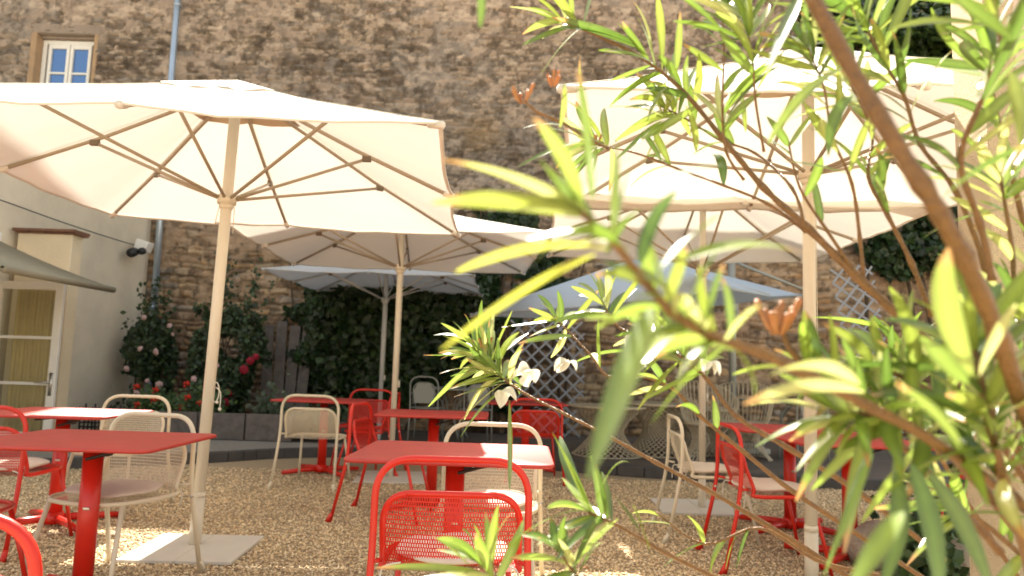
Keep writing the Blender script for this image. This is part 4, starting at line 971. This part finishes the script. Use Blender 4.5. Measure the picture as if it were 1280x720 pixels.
b = branch([(752, 375, 1.2), (775, 410, 1.18), (820, 425, 1.15), (850, 445, 1.12), (885, 475, 1.1), (920, 520, 1.08), (985, 560, 1.06), (1080, 620, 1.06), (1180, 700, 1.1)], (.0016, .0055), tipwhorl=(8, .1, 1.2), whorls=((.22, 7, .09, 1.3), (.32, 9, .1, 1.3), (.42, 5, .1, 1.2)))
for q in ((795, 425, 1.1), (888, 452, 1.08)): leaf_glints(q, b, .026, .02)
# lower whorl
b = branch([(735, 640, 1.0), (775, 658, 1.0), (830, 690, 1.0), (900, 725, 1.02), (990, 770, 1.1)], (.0022, .0045), tipwhorl=(9, .11, 1.25),
           leaves=[((738, 640, 1.0), (690, 540, .98), .026, dict(roll=.3)), ((738, 638, 1.0), (605, 708, .95), .014, dict(droop=.25)), ((742, 634, 1.0), (790, 580, 1.0), .011, dict(droop=.6)), ((800, 665, .95), (768, 620, .93), .015), ((812, 690, .95), (790, 630, .93), .02)])
b = branch([(820, 640, 1.3), (880, 680, 1.28), (950, 660, 1.28), (1020, 700, 1.28), (1100, 720, 1.3)], (.0018, .004), side=(4, .08))
b = branch([(600, 700, .95), (612, 718, .95), (640, 760, 1.0), (700, 830, 1.1), (900, 900, 1.2)], (.002, .004), tipwhorl=(9, .1, 1.1), leaves=[((600, 715, .95), (470, 710, .92), .013), ((590, 712, .95), (540, 670, .94), .01), ((600, 712, .95), (640, 640, .94), .01)])
b = branch([(700, 690, .95), (720, 720, .95), (760, 790, 1.0)], (.002, .004), tipwhorl=(8, .085, 1.1))
# orange buds
b = branch([(975, 405, .78), (990, 440, .78), (1030, 480, .78), (1085, 520, .8), (1150, 580, .85), (1250, 690, .9)], (.003, .0052), side=(5, .08))
pods((972, 418, .78), b, 9, 1.5)
# right whorls
b = branch([(1125, 430, 1.15), (1133, 470, 1.13), (1150, 515, 1.12), (1175, 570, 1.12), (1230, 660, 1.15), (1300, 760, 1.2)], (.0018, .005), tipwhorl=(6, .1, 1.2), whorls=((.1, 8, .11, 1.35), (.18, 7, .11, 1.35)), leaves=[((1105, 410, 1.15), (1015, 397, 1.12), .02, dict(roll=.5))])
b = branch([(1215, 420, .7), (1235, 520, .7), (1255, 600, .75), (1290, 720, .85)], (.003, .0065), tipwhorl=(8, .11, 1.2, .02), whorls=((.3, 8, .1, 1.3, .018), (.55, 6, .1, 1.2, .018)),
           leaves=[((1215, 470, .55), (1185, 310, .52), .024, dict(roll=.2)), ((1225, 470, .58), (1270, 380, .56), .02), ((1210, 480, .58), (1150, 420, .56), .02), ((1200, 560, .5), (1120, 480, .5), .014)])
b = branch([(1040, 520, .75), (1090, 520, .75), (1150, 540, .76), (1220, 600, .8), (1300, 700, .9)], (.0028, .0065), tipwhorl=(9, .11, 1.25, .018), whorls=((.2, 9, .1, 1.3, .018), (.4, 8, .1, 1.3, .018)),
           leaves=[((1090, 560, .7), (1030, 720, .66), .02, dict(droop=.05, col=(.12, .2, .03))), ((1120, 590, .7), (1100, 740, .66), .021, dict(droop=.05, col=(.11, .18, .03))), ((1140, 580, .68), (1175, 760, .64), .022, dict(droop=.05, col=(.12, .2, .03))), ((1160, 590, .7), (1240, 740, .66), .02, dict(droop=.05, col=(.13, .2, .03))),
                   ((1075, 480, .55), (960, 470, .5), .014, dict(roll=1.0)), ((1080, 490, .6), (930, 505, .55), .013, dict(roll=1.0)), ((1130, 640, .5), (1060, 740, .5), .018)])
for i in range(3):
    b = branch([(1230+20*i, 60+160*i, .85), (1250+15*i, 160+150*i, .87), (1275, 260+150*i, .9), (1330, 480+100*i, .95), (1400, 700, 1.0)], (.0022, .0055), tipwhorl=(7, .12, 1.2), side=(6, .12))
for (u0, v0, u1, v1, d_) in ((1180, 620, 1300, 720, .9), (1215, 560, 1330, 700, .8), (1245, 470, 1340, 640, .95), (1140, 490, 1290, 560, .9), (1090, 455, 1240, 540, .8)):
    b = branch([(u0, v0, d_), ((u0+u1)/2, (v0+v1)/2-8, d_), (u1, v1, d_+.05), (u1+60, v1+90, d_+.15)], (.0025, .0055), tipwhorl=(7, .1, 1.25), side=(4, .1))
# root stems outside the picture, carrying the branches down to the ground
for i, (tx, ty, tz) in enumerate(((1.0, .95, .55), (.75, .9, .4), (1.3, 1.2, .9), (.95, 1.35, .4))):
    k = MB(); k.tube(smooth_path([(tx, ty, tz), ((tx+1.15)/2, (ty+1.25)/2, tz*.5), (1.15+.05*i-.08, 1.25+.03*i, 0)], 6), [.009]*6+[.013]*7, 8)
    o = k.build('branch', M_olstem); o.parent = ol; o.matrix_parent_inverse = Matrix.Translation(-OR0)
# leaf hanging in from above
b = branch([(600, -30, .6), (640, -90, .6), (760, -160, .65), (1000, -120, .7)], (.002, .003), leaves=[((598, -30, .6), (600, 34, .6), .012, dict(roll=.3))])
